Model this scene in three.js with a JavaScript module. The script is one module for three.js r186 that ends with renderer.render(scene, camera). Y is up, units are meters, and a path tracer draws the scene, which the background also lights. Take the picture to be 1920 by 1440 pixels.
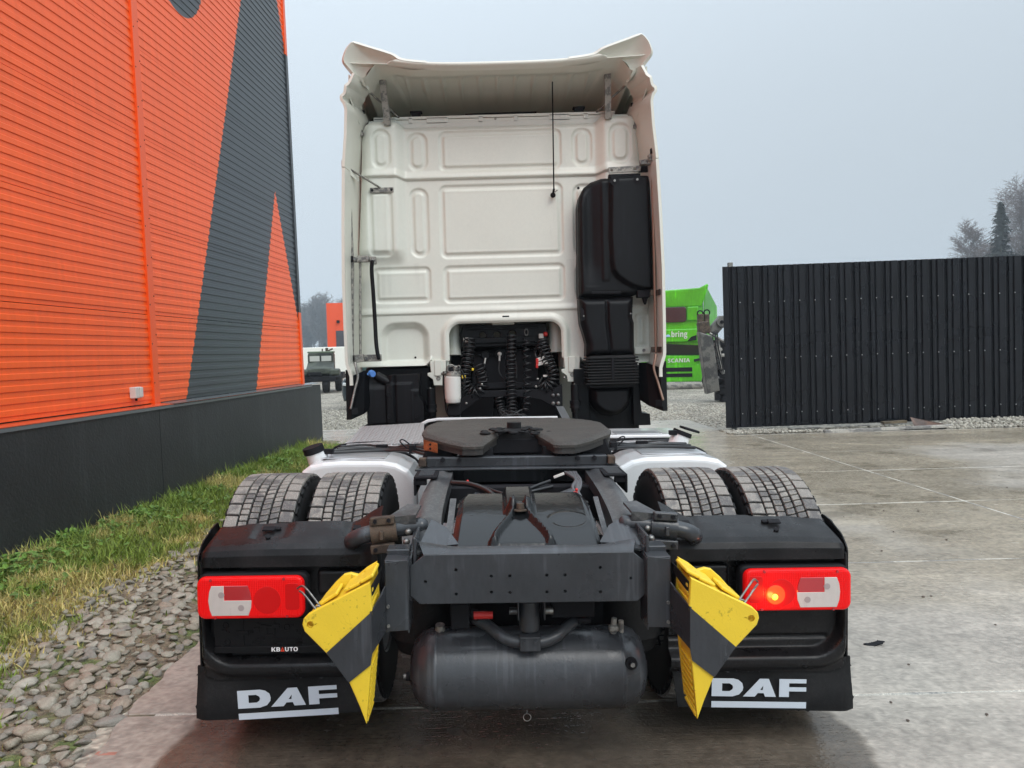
import * as THREE from 'three';
import { mergeGeometries } from 'three/addons/utils/BufferGeometryUtils.js';
import { RoundedBoxGeometry } from 'three/addons/geometries/RoundedBoxGeometry.js';
import { TextGeometry } from 'three/addons/geometries/TextGeometry.js';
import { FontLoader } from 'three/addons/loaders/FontLoader.js';

// ---------------------------------------------------------------- camera, sky, sun, exposure
const scene = new THREE.Scene();
const camera = new THREE.PerspectiveCamera(52.82, 4 / 3, 0.05, 900);
camera.position.set(-0.145, 1.55, 0);
camera.rotation.order = 'YXZ';
camera.rotation.set(-0.03998, 0, -0.028);
camera.setViewOffset(1920, 1440, 46, 0, 1920, 1440);
camera.updateProjectionMatrix();
const renderer = new THREE.WebGLRenderer({ antialias: true });
renderer.toneMapping = THREE.LinearToneMapping;
renderer.toneMappingExposure = 1.1;
renderer.shadowMap.enabled = true;

function rng(seed) { let a = seed >>> 0; return () => { a = (a + 0x6D2B79F5) >>> 0; let t = a; t = Math.imul(t ^ (t >>> 15), t | 1); t ^= t + Math.imul(t ^ (t >>> 7), t | 61); return ((t ^ (t >>> 14)) >>> 0) / 4294967296; }; }
const hash = (x, y, s) => { let h = Math.imul(x, 374761393) ^ Math.imul(y, 668265263) ^ Math.imul(s, 2246822519); h = Math.imul(h ^ (h >>> 13), 1274126177); return ((h ^ (h >>> 16)) >>> 0) / 4294967296; };
const mod = (a, n) => ((a % n) + n) % n;
function vnoise(x, y, p, s) { // tiling value noise with period p
  const xi = Math.floor(x), yi = Math.floor(y), fx = x - xi, fy = y - yi, u = fx * fx * (3 - 2 * fx), v = fy * fy * (3 - 2 * fy);
  const x0 = mod(xi, p), x1 = mod(xi + 1, p), y0 = mod(yi, p), y1 = mod(yi + 1, p);
  const a = hash(x0, y0, s), b = hash(x1, y0, s), c = hash(x0, y1, s), d = hash(x1, y1, s);
  return a + (b - a) * u + (c - a) * v + (a - b - c + d) * u * v;
}
function fbm(x, y, p, o, s) { let t = 0, a = 0.5, n = 0; for (let i = 0; i < o; i++) { t += a * vnoise(x, y, p, s + i); n += a; a *= 0.5; x *= 2; y *= 2; p *= 2; } return t / n; }
const sm = (a, b, x) => { const t = Math.min(1, Math.max(0, (x - a) / (b - a))); return t * t * (3 - 2 * t); };
const mix = (a, b, t) => a + (b - a) * t;

{ // overcast sky: an even layer, a little brighter high up and towards where the hidden sun stands (behind the camera)
  const w = 512, h = 256, d = new Float32Array(w * h * 4);
  const sunDir = new THREE.Vector3(0.35, 0.72, 0.60).normalize(), v = new THREE.Vector3();
  for (let j = 0; j < h; j++) for (let i = 0; i < w; i++) {
    const phi = ((i + 0.5) / w - 0.5) * 2 * Math.PI, th = ((j + 0.5) / h - 0.5) * Math.PI;
    v.set(Math.cos(th) * Math.cos(phi), Math.sin(th), Math.cos(th) * Math.sin(phi)); // three's equirect: x = cos(phi)
    const el = Math.max(0, v.y), g = Math.max(0, v.dot(sunDir));
    const c = fbm(i / 64, j / 32, 8, 4, 3) - 0.5;
    let L = 0.62 + 1.25 * Math.pow(el, 2.6) - 0.20 * v.x * (1 - 0.6 * el) + 0.50 * g * g + 0.05 * c;
    const k = (j * w + i) * 4, t = 0.35 * sm(0, 0.5, el);
    d[k] = L * (0.935 - 0.02 * t); d[k + 1] = L * (1.06 - 0.01 * t); d[k + 2] = L * (1.17 + 0.02 * t); d[k + 3] = 1;
  }
  const tex = new THREE.DataTexture(d, w, h, THREE.RGBAFormat, THREE.FloatType);
  tex.mapping = THREE.EquirectangularReflectionMapping; tex.magFilter = THREE.LinearFilter; tex.needsUpdate = true;
  scene.background = tex; scene.environment = tex;
}
const sun = new THREE.DirectionalLight(new THREE.Color().setRGB(1, 0.95, 0.88), 1.2);
sun.position.set(14, 30, 18); sun.target.position.set(0, 0, -6);
sun.castShadow = true; sun.shadow.radius = 60; sun.shadow.mapSize.set(2048, 2048);
Object.assign(sun.shadow.camera, { left: -25, right: 25, top: 25, bottom: -25, near: 1, far: 90 });
scene.add(sun, sun.target);

// ---------------------------------------------------------------- helpers
const V = (x, y, z) => new THREE.Vector3(x, y, z);
const lin = (r, g, b) => new THREE.Color().setRGB(r, g, b);
const used = {};
const numbered = (n) => { used[n] = (used[n] ?? -1) + 1; return used[n] ? n + '_' + String(used[n]).padStart(3, '0') : n; };
function tag(o, label, category, group, kind) { if (label) o.userData.label = label; if (category) o.userData.category = category; if (group) o.userData.group = group; if (kind) o.userData.kind = kind; return o; }
function boxUV(g) {
  const p = g.attributes.position, uv = new Float32Array(p.count * 2), a = V(), b = V(), c = V(), n = V();
  for (let i = 0; i < p.count; i += 3) {
    a.fromBufferAttribute(p, i); b.fromBufferAttribute(p, i + 1); c.fromBufferAttribute(p, i + 2);
    n.crossVectors(b.clone().sub(a), c.clone().sub(a)); const x = Math.abs(n.x), y = Math.abs(n.y), z = Math.abs(n.z);
    [a, b, c].forEach((q, k) => { const U = x > y && x > z ? [q.z, q.y] : y > z ? [q.x, q.z] : [q.x, q.y]; uv[(i + k) * 2] = U[0]; uv[(i + k) * 2 + 1] = U[1]; });
  }
  g.setAttribute('uv', new THREE.BufferAttribute(uv, 2)); return g;
}
function flat(g) { let q = g.index ? g.toNonIndexed() : g; if (!q.attributes.normal) q.computeVertexNormals(); for (const k of Object.keys(q.attributes)) if (!['position', 'normal', 'uv'].includes(k)) q.deleteAttribute(k); q.morphAttributes = {}; return q; }
function join(geos, keepUV) {
  const list = (Array.isArray(geos) ? geos.flat(9) : [geos]).map(flat);
  const g = list.length > 1 ? mergeGeometries(list.map((q) => { if (!q.attributes.uv) boxUV(q); return q; })) : list[0];
  return keepUV && g.attributes.uv ? g : boxUV(g);
}
const EACH = new Set('drain_hole side_window tunnel_corner clip roof_frame_bolt hole bracket_bolt link_bolt mount_recess mount_screw duct_screw white_block bolt_head rail_bolt clamp_bolt bracket_screw lens_screw step_box_screw bracket_plate socket socket_plug socket_lead coupling_block red_coupling yellow_coupling bush_bolt cable_tag cable_tie drain_port drain_nut wing_recess reflector_dimple inner_lens corner_trim warning_hole base_block side_guide vee_rod air_line crane_hose lower_grille wall_lamp hose_bundle tank_band tank_strap filter_pipe rail_plate frame_arm'.split(' '));
function put(name, geos, m, parent, o = {}) {
  if (parent && EACH.has(name) && Array.isArray(geos) && geos.length > 1) { let first; for (const g of geos) { const q = put1(name, g, m, parent, o); first ??= q; } return first; }
  return put1(name, geos, m, parent, o);
}
function put1(name, geos, m, parent, o = {}) {
  const mesh = new THREE.Mesh(join(geos, o.keepUV), m);
  mesh.castShadow = mesh.receiveShadow = true;
  mesh.name = parent ? name : numbered(name);
  (parent ?? scene).add(mesh);
  if (o.ch) chassis(mesh, o.ch);
  if (o.label) mesh.userData.label = o.label;
  if (o.kind) mesh.userData.kind = o.kind;
  return mesh;
}
const chassis = (o, tail) => { o.position.x += tail === 2 ? -0.037 : -0.022; if (tail === 2) o.scale.x = 0.986; o.rotation.z = -0.0135; return o; }; // the chassis leans a little on the yard's fall
function group(name, x = 0, y = 0, z = 0) { const g = new THREE.Group(); g.name = numbered(name); g.position.set(x, y, z); scene.add(g); return g; }
function bx(cx, cy, cz, w, h, d, o = {}) {
  const r = Math.min(o.r ?? 0.005, w / 2.2, h / 2.2, d / 2.2);
  const g = r > 0.0004 ? new RoundedBoxGeometry(w, h, d, o.s ?? 1, r) : new THREE.BoxGeometry(w, h, d);
  if (o.rx) g.rotateX(o.rx); if (o.ry) g.rotateY(o.ry); if (o.rz) g.rotateZ(o.rz);
  return g.translate(cx, cy, cz);
}
function cyl(a, b, r1, r2 = r1, seg = 14, open = false) {
  const A = Array.isArray(a) ? V(...a) : a, B = Array.isArray(b) ? V(...b) : b, d = B.clone().sub(A), L = d.length();
  const g = new THREE.CylinderGeometry(r2, r1, L, seg, 1, open);
  g.applyQuaternion(new THREE.Quaternion().setFromUnitVectors(V(0, 1, 0), d.normalize()));
  return g.translate((A.x + B.x) / 2, (A.y + B.y) / 2, (A.z + B.z) / 2);
}
const curve = (pts, t = 0.5) => new THREE.CatmullRomCurve3(pts.map((p) => V(...p)), false, 'centripetal', t);
function tube(pts, r, n = 0, rad = 8) {
  const c = curve(pts); n = n || Math.max(6, pts.length * 6);
  const ends = [c.getPoint(0), c.getPoint(1)], g = new THREE.TubeGeometry(c, n, r, rad, false);
  return [g, ...ends.map((e) => new THREE.SphereGeometry(r, 7, 5).translate(e.x, e.y, e.z))];
}
function coil(pts, R, turns, r, rad = 5) {
  const c = curve(pts), N = Math.round(turns * 14), fr = c.computeFrenetFrames(N, false), P = [];
  for (let i = 0; i <= N; i++) { const t = i / N, p = c.getPointAt(t), a = t * turns * 2 * Math.PI; P.push(p.add(fr.normals[i].clone().multiplyScalar(R * Math.cos(a))).add(fr.binormals[i].clone().multiplyScalar(R * Math.sin(a)))); }
  return new THREE.TubeGeometry(new THREE.CatmullRomCurve3(P), N, r, rad, false);
}
function lathe(prof, seg, axis) { const g = new THREE.LatheGeometry(prof.map((p) => new THREE.Vector2(p[0], p[1])), seg); if (axis === 'x') g.rotateZ(-Math.PI / 2); if (axis === 'z') g.rotateX(Math.PI / 2); return g; }
function shapeOf(pts, holes = []) { const s = new THREE.Shape(pts.map((p) => new THREE.Vector2(p[0], p[1]))); for (const h of holes) { const v = h.map((p) => new THREE.Vector2(p[0], p[1])); if (!THREE.ShapeUtils.isClockWise(v)) v.reverse(); s.holes.push(new THREE.Path(v)); } return s; }
function hole(x, y, r, n = 12) { const a = []; for (let i = 0; i < n; i++) a.push([x + r * Math.cos(-i / n * 6.2832), y + r * Math.sin(-i / n * 6.2832)]); return a; }
function rrPts(x0, y0, x1, y1, r, n = 5) { const P = []; for (const [cx, cy, a] of [[x1 - r, y1 - r, 0], [x0 + r, y1 - r, 1], [x0 + r, y0 + r, 2], [x1 - r, y0 + r, 3]]) for (let i = 0; i <= n; i++) { const t = (a + i / n) * Math.PI / 2; P.push([cx + r * Math.cos(t), cy + r * Math.sin(t)]); } return P; }
function ext(pts, depth, o = {}) { // outline in x,y pushed from z = o.z towards +z by depth
  const b = o.b ?? 0.003;
  const g = new THREE.ExtrudeGeometry(shapeOf(pts, o.holes), { depth: Math.max(0.0005, depth - 2 * b), bevelEnabled: b > 0, bevelSize: b, bevelThickness: b, bevelOffset: -b, bevelSegments: o.bs ?? 1, curveSegments: 6, steps: 1 });
  g.translate(0, 0, b);
  if (o.m) g.applyMatrix4(o.m);
  return g.translate(o.x ?? 0, o.y ?? 0, o.z ?? 0);
}
function mirror(g) { g = flat(g.clone()); const p = g.attributes.position, n = g.attributes.normal; for (let i = 0; i < p.count; i++) { p.setX(i, -p.getX(i)); n.setX(i, -n.getX(i)); }
  for (const at of [p, n, g.attributes.uv].filter(Boolean)) { const k = at.itemSize, A = at.array; for (let i = 0; i < p.count; i += 3) for (let j = 0; j < k; j++) { const t = A[(i + 1) * k + j]; A[(i + 1) * k + j] = A[(i + 2) * k + j]; A[(i + 2) * k + j] = t; } }
  return g; }
const side = (s, geos) => (Array.isArray(geos) ? geos.flat(9) : [geos]).map((g) => (s < 0 ? g : mirror(g)));
const sdBox = (x, y, x0, y0, x1, y1, r) => { const qx = Math.abs(x - (x0 + x1) / 2) - (x1 - x0) / 2 + r, qy = Math.abs(y - (y0 + y1) / 2) - (y1 - y0) / 2 + r; return Math.hypot(Math.max(qx, 0), Math.max(qy, 0)) + Math.min(Math.max(qx, qy), 0) - r; };
function sdPoly(P) { return (x, y) => { let d = 1e9, s = 1; for (let i = 0, j = P.length - 1; i < P.length; j = i++) { const ex = P[j][0] - P[i][0], ey = P[j][1] - P[i][1], wx = x - P[i][0], wy = y - P[i][1], t = Math.min(1, Math.max(0, (wx * ex + wy * ey) / (ex * ex + ey * ey))); const bx_ = wx - ex * t, by_ = wy - ey * t; d = Math.min(d, bx_ * bx_ + by_ * by_); const c1 = y >= P[i][1], c2 = y < P[j][1], c3 = ex * wy > ey * wx; if ((c1 && c2 && c3) || (!c1 && !c2 && !c3)) s = -s; } return s * Math.sqrt(d); }; }
// A pressed sheet: a fine grid over [x0,x1]x[y0,y1], cut along sdf = 0, shaped by pos(x, y), with thickness th away from its face.
function sheet({ x0, x1, y0, y1, cell, sdf, pos, th = 0.004, back }) {
  const nx = Math.ceil((x1 - x0) / cell), ny = Math.ceil((y1 - y0) / cell), W = nx + 1, P = new Float32Array(W * (ny + 1) * 3), in_ = new Uint8Array(W * (ny + 1)), Q = [];
  for (let j = 0; j <= ny; j++) for (let i = 0; i <= nx; i++) {
    let x = x0 + (x1 - x0) * i / nx, y = y0 + (y1 - y0) * j / ny, k = j * W + i;
    if (sdf) { let s = sdf(x, y); if (Math.abs(s) < 0.72 * cell) { const e = cell * 0.1, gx = (sdf(x + e, y) - sdf(x - e, y)) / (2 * e), gy = (sdf(x, y + e) - sdf(x, y - e)) / (2 * e), n = gx * gx + gy * gy || 1; x -= s * gx / n; y -= s * gy / n; in_[k] = 1; } else in_[k] = s < 0 ? 1 : 0; } else in_[k] = 1;
    const q = pos(x, y); P[k * 3] = q[0]; P[k * 3 + 1] = q[1]; P[k * 3 + 2] = q[2]; Q.push(x, y);
  }
  const idx = [];
  const tri = (a, b, c) => { if (!(in_[a] && in_[b] && in_[c])) return; if (sdf && sdf((Q[a * 2] + Q[b * 2] + Q[c * 2]) / 3, (Q[a * 2 + 1] + Q[b * 2 + 1] + Q[c * 2 + 1]) / 3) > 0) return; idx.push(a, b, c); };
  for (let j = 0; j < ny; j++) for (let i = 0; i < nx; i++) { const a = j * W + i, b = a + 1, c = a + W, d = c + 1; if ((i + j) & 1) { tri(a, b, d); tri(a, d, c); } else { tri(a, b, c); tri(b, d, c); } }
  const g = new THREE.BufferGeometry(); g.setAttribute('position', new THREE.BufferAttribute(P, 3)); g.setIndex(idx); g.computeVertexNormals();
  if (!th) return g;
  const N = g.attributes.normal.array, B = P.slice(); for (let k = 0; k < B.length; k++) B[k] -= (back ? back[k % 3] : N[k]) * th;
  const bi = []; for (let k = 0; k < idx.length; k += 3) bi.push(idx[k], idx[k + 2], idx[k + 1]);
  const gb = new THREE.BufferGeometry(); gb.setAttribute('position', new THREE.BufferAttribute(B, 3)); gb.setIndex(bi); gb.computeVertexNormals();
  const seen = new Map(); for (let k = 0; k < idx.length; k += 3) for (let e = 0; e < 3; e++) { const a = idx[k + e], b = idx[k + (e + 1) % 3], key = a < b ? a * 1e7 + b : b * 1e7 + a; seen.has(key) ? seen.set(key, null) : seen.set(key, [a, b]); }
  const E = []; const v3 = (A, i) => [A[i * 3], A[i * 3 + 1], A[i * 3 + 2]];
  for (const e of seen.values()) if (e) { const [a, b] = e; E.push(...v3(P, b), ...v3(P, a), ...v3(B, a), ...v3(P, b), ...v3(B, a), ...v3(B, b)); }
  const ge = new THREE.BufferGeometry(); ge.setAttribute('position', new THREE.BufferAttribute(new Float32Array(E), 3)); ge.computeVertexNormals();
  return [g, gb, ge];
}
function resample(pts, n, smooth = false) { // n points spread evenly along a polyline
  if (smooth) { const c = curve(pts); return Array.from({ length: n }, (_, i) => c.getPointAt(i / (n - 1)).toArray()); }
  const L = [0]; for (let i = 1; i < pts.length; i++) L.push(L[i - 1] + Math.hypot(...pts[i].map((v, k) => v - pts[i - 1][k])));
  return Array.from({ length: n }, (_, i) => { const t = L.at(-1) * i / (n - 1); let k = 1; while (k < pts.length - 1 && L[k] < t) k++; const u = (t - L[k - 1]) / (L[k] - L[k - 1] || 1); return pts[k].map((v, q) => mix(pts[k - 1][q], v, u)); });
}
// a sheet spanned between two space curves, bowed by bow(u, v), th thick
function loft(A, B, n, m, th, bow, smooth = false) {
  const a = resample(A, n + 1, smooth), b = resample(B, n + 1, smooth);
  return sheet({ x0: 0, x1: n, y0: 0, y1: m, cell: 1, th, pos: (u, v) => { const i = Math.round(u), t = v / m, p = a[i].map((q, k) => mix(q, b[i][k], t)); if (bow) { const o = bow(u / n, t); return [p[0] + o[0], p[1] + o[1], p[2] + o[2]]; } return p; } });
}
function poly3(pts, th = 0.004) { // a flat convex plate from corner points, th thick behind its face
  const P = pts.map((p) => V(...p)), n = P[1].clone().sub(P[0]).cross(P[2].clone().sub(P[0])).normalize().multiplyScalar(th), B = P.map((p) => p.clone().sub(n)), A = [];
  const t = (...q) => q.forEach((v) => A.push(v.x, v.y, v.z));
  for (let i = 1; i < P.length - 1; i++) { t(P[0], P[i], P[i + 1]); t(B[0], B[i + 1], B[i]); }
  for (let i = 0; i < P.length; i++) { const j = (i + 1) % P.length; t(P[j], P[i], B[i]); t(P[j], B[i], B[j]); }
  const g = new THREE.BufferGeometry(); g.setAttribute('position', new THREE.BufferAttribute(new Float32Array(A), 3)); g.computeVertexNormals(); return g;
}
function bolt(x, y, z, r = 0.009, h = 0.008, n = 6) { return new THREE.CylinderGeometry(r, r, h, n).rotateX(Math.PI / 2).translate(x, y, z + h / 2); }
const font = await new FontLoader().loadAsync('fonts/droid/droid_sans_bold.typeface.json');
function text(str, size, depth, x, y, z, o = {}) { const g = new TextGeometry(str, { font, size, depth, curveSegments: 4, bevelEnabled: false }); g.computeBoundingBox(); const b = g.boundingBox; g.translate(-b.min.x, -b.min.y, 0); const w = b.max.x - b.min.x; if (o.width) g.scale(o.width / w, 1, 1); if (o.rz) g.rotateZ(o.rz); return g.translate(x, y, z); }

// ---------------------------------------------------------------- textures and materials
function tex(w, h, fn, o = {}) {
  const d = new Uint8Array(w * h * 4);
  for (let j = 0; j < h; j++) for (let i = 0; i < w; i++) { const c = fn(i / w, j / h), k = (j * w + i) * 4; if (typeof c === 'number') { d[k] = d[k + 1] = d[k + 2] = Math.max(0, Math.min(255, c * 255)); } else for (let q = 0; q < 3; q++) d[k + q] = Math.max(0, Math.min(255, c[q] * 255)); d[k + 3] = 255; }
  const t = new THREE.DataTexture(d, w, h, THREE.RGBAFormat); t.wrapS = t.wrapT = THREE.RepeatWrapping; t.magFilter = THREE.LinearFilter; t.minFilter = THREE.LinearMipmapLinearFilter; t.generateMipmaps = true;
  if (o.srgb) t.colorSpace = THREE.SRGBColorSpace;
  const s = o.size ?? 1; t.repeat.set(1 / s, 1 / (o.sizeV ?? s)); t.needsUpdate = true; return t;
}
const again = (t, size) => { const c = t.clone(); c.repeat.set(1 / size, 1 / size); c.needsUpdate = true; return c; };
const grain = tex(512, 512, (u, v) => 0.35 * fbm(u * 8, v * 8, 8, 4, 11) + 0.65 * fbm(u * 64, v * 64, 64, 3, 21), { size: 0.5 });
const spots = tex(512, 512, (u, v) => { const a = fbm(u * 6, v * 6, 6, 5, 31), b = vnoise(u * 128, v * 128, 128, 41); return 0.55 + 0.35 * sm(0.35, 0.7, a) - (b > 0.93 ? 0.12 : 0); }, { size: 1.1 });
const dirt = tex(1024, 1024, (u, v) => { const a = fbm(u * 5, v * 5, 5, 6, 51), f = fbm(u * 90, v * 30, 90, 2, 61), st = fbm(u * 60, v * 4, 60, 3, 71); const k = 0.80 + 0.25 * (a - 0.5) + 0.10 * (f - 0.5) + 0.16 * sm(0.58, 0.75, st) * sm(0.4, 0.6, a); return [k * 1.0, k * 0.99, k * 0.97]; }, { srgb: true, size: 1.7 });
const dusty = tex(1024, 1024, (u, v) => { const a = fbm(u * 6, v * 6, 6, 6, 81), f = fbm(u * 120, v * 120, 120, 2, 91), s = sm(0.42, 0.68, a) * 0.6 + 0.4 * sm(0.45, 0.8, f); return [mix(0.55, 1, s), mix(0.55, 0.985, s), mix(0.56, 0.95, s)]; }, { srgb: true, size: 0.9 });
const cabDirt = tex(1024, 1024, (u, v) => { const a = fbm(u * 4, v * 4, 4, 5, 53), f = fbm(u * 160, v * 160, 160, 2, 63), st = fbm(u * 40, v * 3, 40, 3, 73); const k = 0.955 + 0.05 * (a - 0.5) + 0.02 * (f - 0.5) - 0.03 * sm(0.62, 0.8, st) * sm(0.45, 0.6, a); return [k, k * 0.998, k * 0.99]; }, { srgb: true, size: 2.3 });
const smear = tex(512, 512, (u, v) => { const a = fbm(u * 5, v * 9, 9, 5, 83), f = fbm(u * 70, v * 70, 70, 2, 93), k = 0.80 + 0.30 * (a - 0.5) + 0.25 * (f - 0.5); return [k, k * 0.985, k * 0.96]; }, { srgb: true });
const scuffs = tex(1024, 1024, (u, v) => { const a = fbm(u * 7, v * 7, 7, 4, 85), l = Math.abs(fbm(u * 9 + 4 * v, v * 5, 45, 3, 95) - 0.5), m = fbm(u * 40, v * 40, 40, 3, 97); let k = 0.96 + 0.05 * (a - 0.5) - (l < 0.004 && a > 0.55 ? 0.06 : 0) - 0.16 * sm(0.70, 0.84, m) * sm(0.45, 0.6, a); return [k, k * 0.98, k * 0.93]; }, { srgb: true });
const flutes = tex(256, 256, (u, v) => 0.5 + 0.35 * Math.sin(u * 6.2832 * 16) + 0.15 * Math.sin(v * 6.2832 * 16), { size: 0.11 });
const mat = (c, rough, o = {}) => new THREE.MeshPhysicalMaterial({ color: c, roughness: rough, ...o });
const M = {
  cab: mat(lin(0.745, 0.75, 0.675), 0.34, { map: cabDirt, roughnessMap: null, clearcoat: 0.35, clearcoatRoughness: 0.25 }),
  white: mat(lin(0.80, 0.81, 0.82), 0.2, { map: cabDirt, clearcoat: 0.6, clearcoatRoughness: 0.15 }),
  alu: mat(lin(0.62, 0.63, 0.64), 0.38, { metalness: 0.85 }),
  chassis: mat(lin(0.056, 0.062, 0.073), 0.42, { map: again(dirt, 0.9), bumpMap: grain, bumpScale: 0.0004, roughnessMap: spots }),
  ramp: mat(lin(0.10, 0.105, 0.112), 0.42, { map: dusty, bumpMap: grain, bumpScale: 0.0006 }),
  black: mat(lin(0.007, 0.0075, 0.010), 0.45, { specularIntensity: 0.45, map: dirt, bumpMap: again(grain, 0.15), bumpScale: 0.0003 }),
  blackMatt: mat(lin(0.008, 0.008, 0.010), 0.72, { specularIntensity: 0.45, bumpMap: again(grain, 0.2), bumpScale: 0.0005 }),
  fender: mat(lin(0.016, 0.016, 0.018), 0.42, { specularIntensity: 0.5, map: again(dusty, 0.7), bumpMap: again(grain, 0.12), bumpScale: 0.0004, roughnessMap: again(spots, 0.5) }),
  gloss: mat(lin(0.010, 0.011, 0.012), 0.2, { specularIntensity: 0.7, bumpMap: again(grain, 0.9), bumpScale: 0.001, roughnessMap: again(spots, 0.7) }),
  rubber: mat(lin(0.013, 0.0135, 0.015), 0.7, { specularIntensity: 0.6, map: dusty, bumpMap: again(grain, 0.2), bumpScale: 0.0006 }),
  tread: mat(lin(0.32, 0.305, 0.285), 0.62, { map: again(dusty, 0.35), bumpMap: again(grain, 0.12), bumpScale: 0.0012 }),
  steel: mat(lin(0.42, 0.42, 0.41), 0.45, { metalness: 0.75, map: dusty }),
  galv: mat(lin(0.45, 0.44, 0.41), 0.55, { metalness: 0.4, map: again(dusty, 0.12), bumpMap: again(grain, 0.06), bumpScale: 0.0008 }),
  rust: mat(lin(0.12, 0.085, 0.06), 0.75, { map: again(dusty, 0.2), bumpMap: again(grain, 0.1), bumpScale: 0.001 }),
  copper: mat(lin(0.30, 0.20, 0.15), 0.4, { metalness: 0.5 }),
  grease: mat(lin(0.078, 0.071, 0.063), 0.5, { map: again(smear, 0.55), bumpMap: again(grain, 0.16), bumpScale: 0.006 }),
  yellow: mat(lin(0.90, 0.66, 0.045), 0.42, { map: again(scuffs, 0.45), bumpMap: again(grain, 0.3), bumpScale: 0.0004 }),
  ochre: mat(lin(0.45, 0.27, 0.02), 0.5),
  redLens: mat(lin(0.72, 0.003, 0.004), 0.12, { specularIntensity: 0.55, bumpMap: flutes, bumpScale: 0.0012, emissive: lin(1, 0.01, 0.01), emissiveIntensity: 0.14 }),
  innerLens: mat(lin(0.52, 0.003, 0.004), 0.14, { specularIntensity: 0.55, bumpMap: again(flutes, 0.06), bumpScale: 0.001, emissive: lin(1, 0.01, 0.01), emissiveIntensity: 0.10 }),
  darkRed: mat(lin(0.42, 0.012, 0.02), 0.14, { clearcoat: 1, clearcoatRoughness: 0.05 }),
  whiteLens: mat(lin(0.66, 0.60, 0.57), 0.2, { bumpMap: again(flutes, 0.07), bumpScale: 0.001, clearcoat: 1, clearcoatRoughness: 0.08, map: again(cabDirt, 0.3) }),
  bulb: mat(lin(1, 0.6, 0.1), 0.4, { emissive: lin(1, 0.42, 0.02), emissiveIntensity: 2.2 }),
  glow: mat(lin(0.9, 0.06, 0.01), 0.2, { emissive: lin(1, 0.08, 0.01), emissiveIntensity: 0.4 }),
  letter: mat(lin(0.56, 0.62, 0.68), 0.35),
  red: mat(lin(0.55, 0.02, 0.015), 0.4),
  hose: mat(lin(0.011, 0.011, 0.012), 0.32),
  filter: mat(lin(0.74, 0.72, 0.68), 0.4, { map: again(cabDirt, 0.3) }),
  orange: mat(lin(0.80, 0.105, 0.02), 0.36, {}),
  tankPaint: mat(lin(0.068, 0.074, 0.086), 0.38, { map: again(dirt, 0.8), roughnessMap: again(spots, 0.6), bumpMap: again(grain, 0.3), bumpScale: 0.0004 }),
  glass: mat(lin(0.02, 0.024, 0.028), 0.06, { clearcoat: 1 }),
};
// ---------------------------------------------------------------- ground
const R0 = rng(5);
const structure = (o) => { o.userData.kind = 'structure'; return o; };
const gravelTex = tex(1024, 1024, (u, v) => { const a = fbm(u * 6, v * 6, 6, 4, 101), b = vnoise(u * 150, v * 150, 150, 111), c = vnoise(u * 300, v * 300, 300, 112); const k = 0.52 + 0.22 * (a - 0.5) + 0.42 * (b - 0.5) + 0.22 * (c - 0.5); return [k * 1.03, k * 0.98, k * 0.89]; }, { srgb: true, size: 5 });
const gravelBump = tex(1024, 1024, (u, v) => 0.6 * vnoise(u * 150, v * 150, 150, 111) + 0.4 * vnoise(u * 300, v * 300, 300, 112), { size: 5 });
const gravelMat = mat(lin(1.0, 1.0, 1.0), 0.85, { map: gravelTex, bumpMap: gravelBump, bumpScale: 0.03 });
{
  const g = new THREE.PlaneGeometry(900, 900, 1, 1).rotateX(-Math.PI / 2).translate(0, -0.03, -250);
  structure(put('gravel_ground', g, gravelMat));
}
// concrete yard: cast slabs with narrow mortar joints. One colour map covers 16 m of it (stains, damp patches, scuffs).
const CW = 16;
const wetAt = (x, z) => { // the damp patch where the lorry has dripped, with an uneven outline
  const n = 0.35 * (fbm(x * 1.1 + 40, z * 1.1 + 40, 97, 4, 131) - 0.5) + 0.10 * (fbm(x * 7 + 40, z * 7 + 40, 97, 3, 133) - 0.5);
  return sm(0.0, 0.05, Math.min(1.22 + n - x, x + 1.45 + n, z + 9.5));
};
const conc = (u, v) => {
  const x = u * CW - 5, z = v * CW - 15;
  const big = fbm(u * 5, v * 5, 5, 5, 141), band = fbm(u * 4, v * 40, 4, 4, 143), fine = fbm(u * 460, v * 460, 460, 2, 145), sp = vnoise(u * 1024, v * 1024, 1024, 147), scuff = fbm(u * 14, v * 90, 14, 3, 149);
  let k = 0.66 + 0.14 * (big - 0.5) + 0.13 * (band - 0.5) + 0.13 * (fine - 0.5) + 0.11 * (sp - 0.5) + 0.07 * (fbm(u * 60, v * 110, 110, 3, 155) - 0.5) + 0.05 * sm(0.6, 0.75, scuff);
  const damp = sm(0.38, 0.66, fbm(u * 7 + 3, v * 7 + 9, 7, 5, 151) + 0.16 * sm(-5.6, -10.5, z) - 0.05);
  k *= mix(1, 0.985, damp); let r = k * 1.03, g = k * mix(0.995, 0.975, damp), b = k * mix(0.95, 0.88, damp);
  const stk = sm(0.66, 0.78, fbm(u * 30 + 5, v * 30, 30, 4, 153)) * 0.10; r -= stk; g -= stk; b -= stk;
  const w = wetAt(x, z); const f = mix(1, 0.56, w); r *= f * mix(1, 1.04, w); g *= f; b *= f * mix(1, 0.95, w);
  for (const [ax, az, len] of [[-1.77, -3.03, 0.12], [-1.70, -4.06, 0.16]]) { const t = (x - ax) / len; if (t > 0 && t < 1 && Math.abs(z - az - 0.01 * t) < 0.012 && fine > 0.42) { r = mix(r, 0.85, 0.35); g = mix(g, 0.28, 0.35); b = mix(b, 0.18, 0.35); } }
  return [r, g, b];
};
const concTex = tex(2048, 2048, conc, { srgb: true, size: CW });
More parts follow.
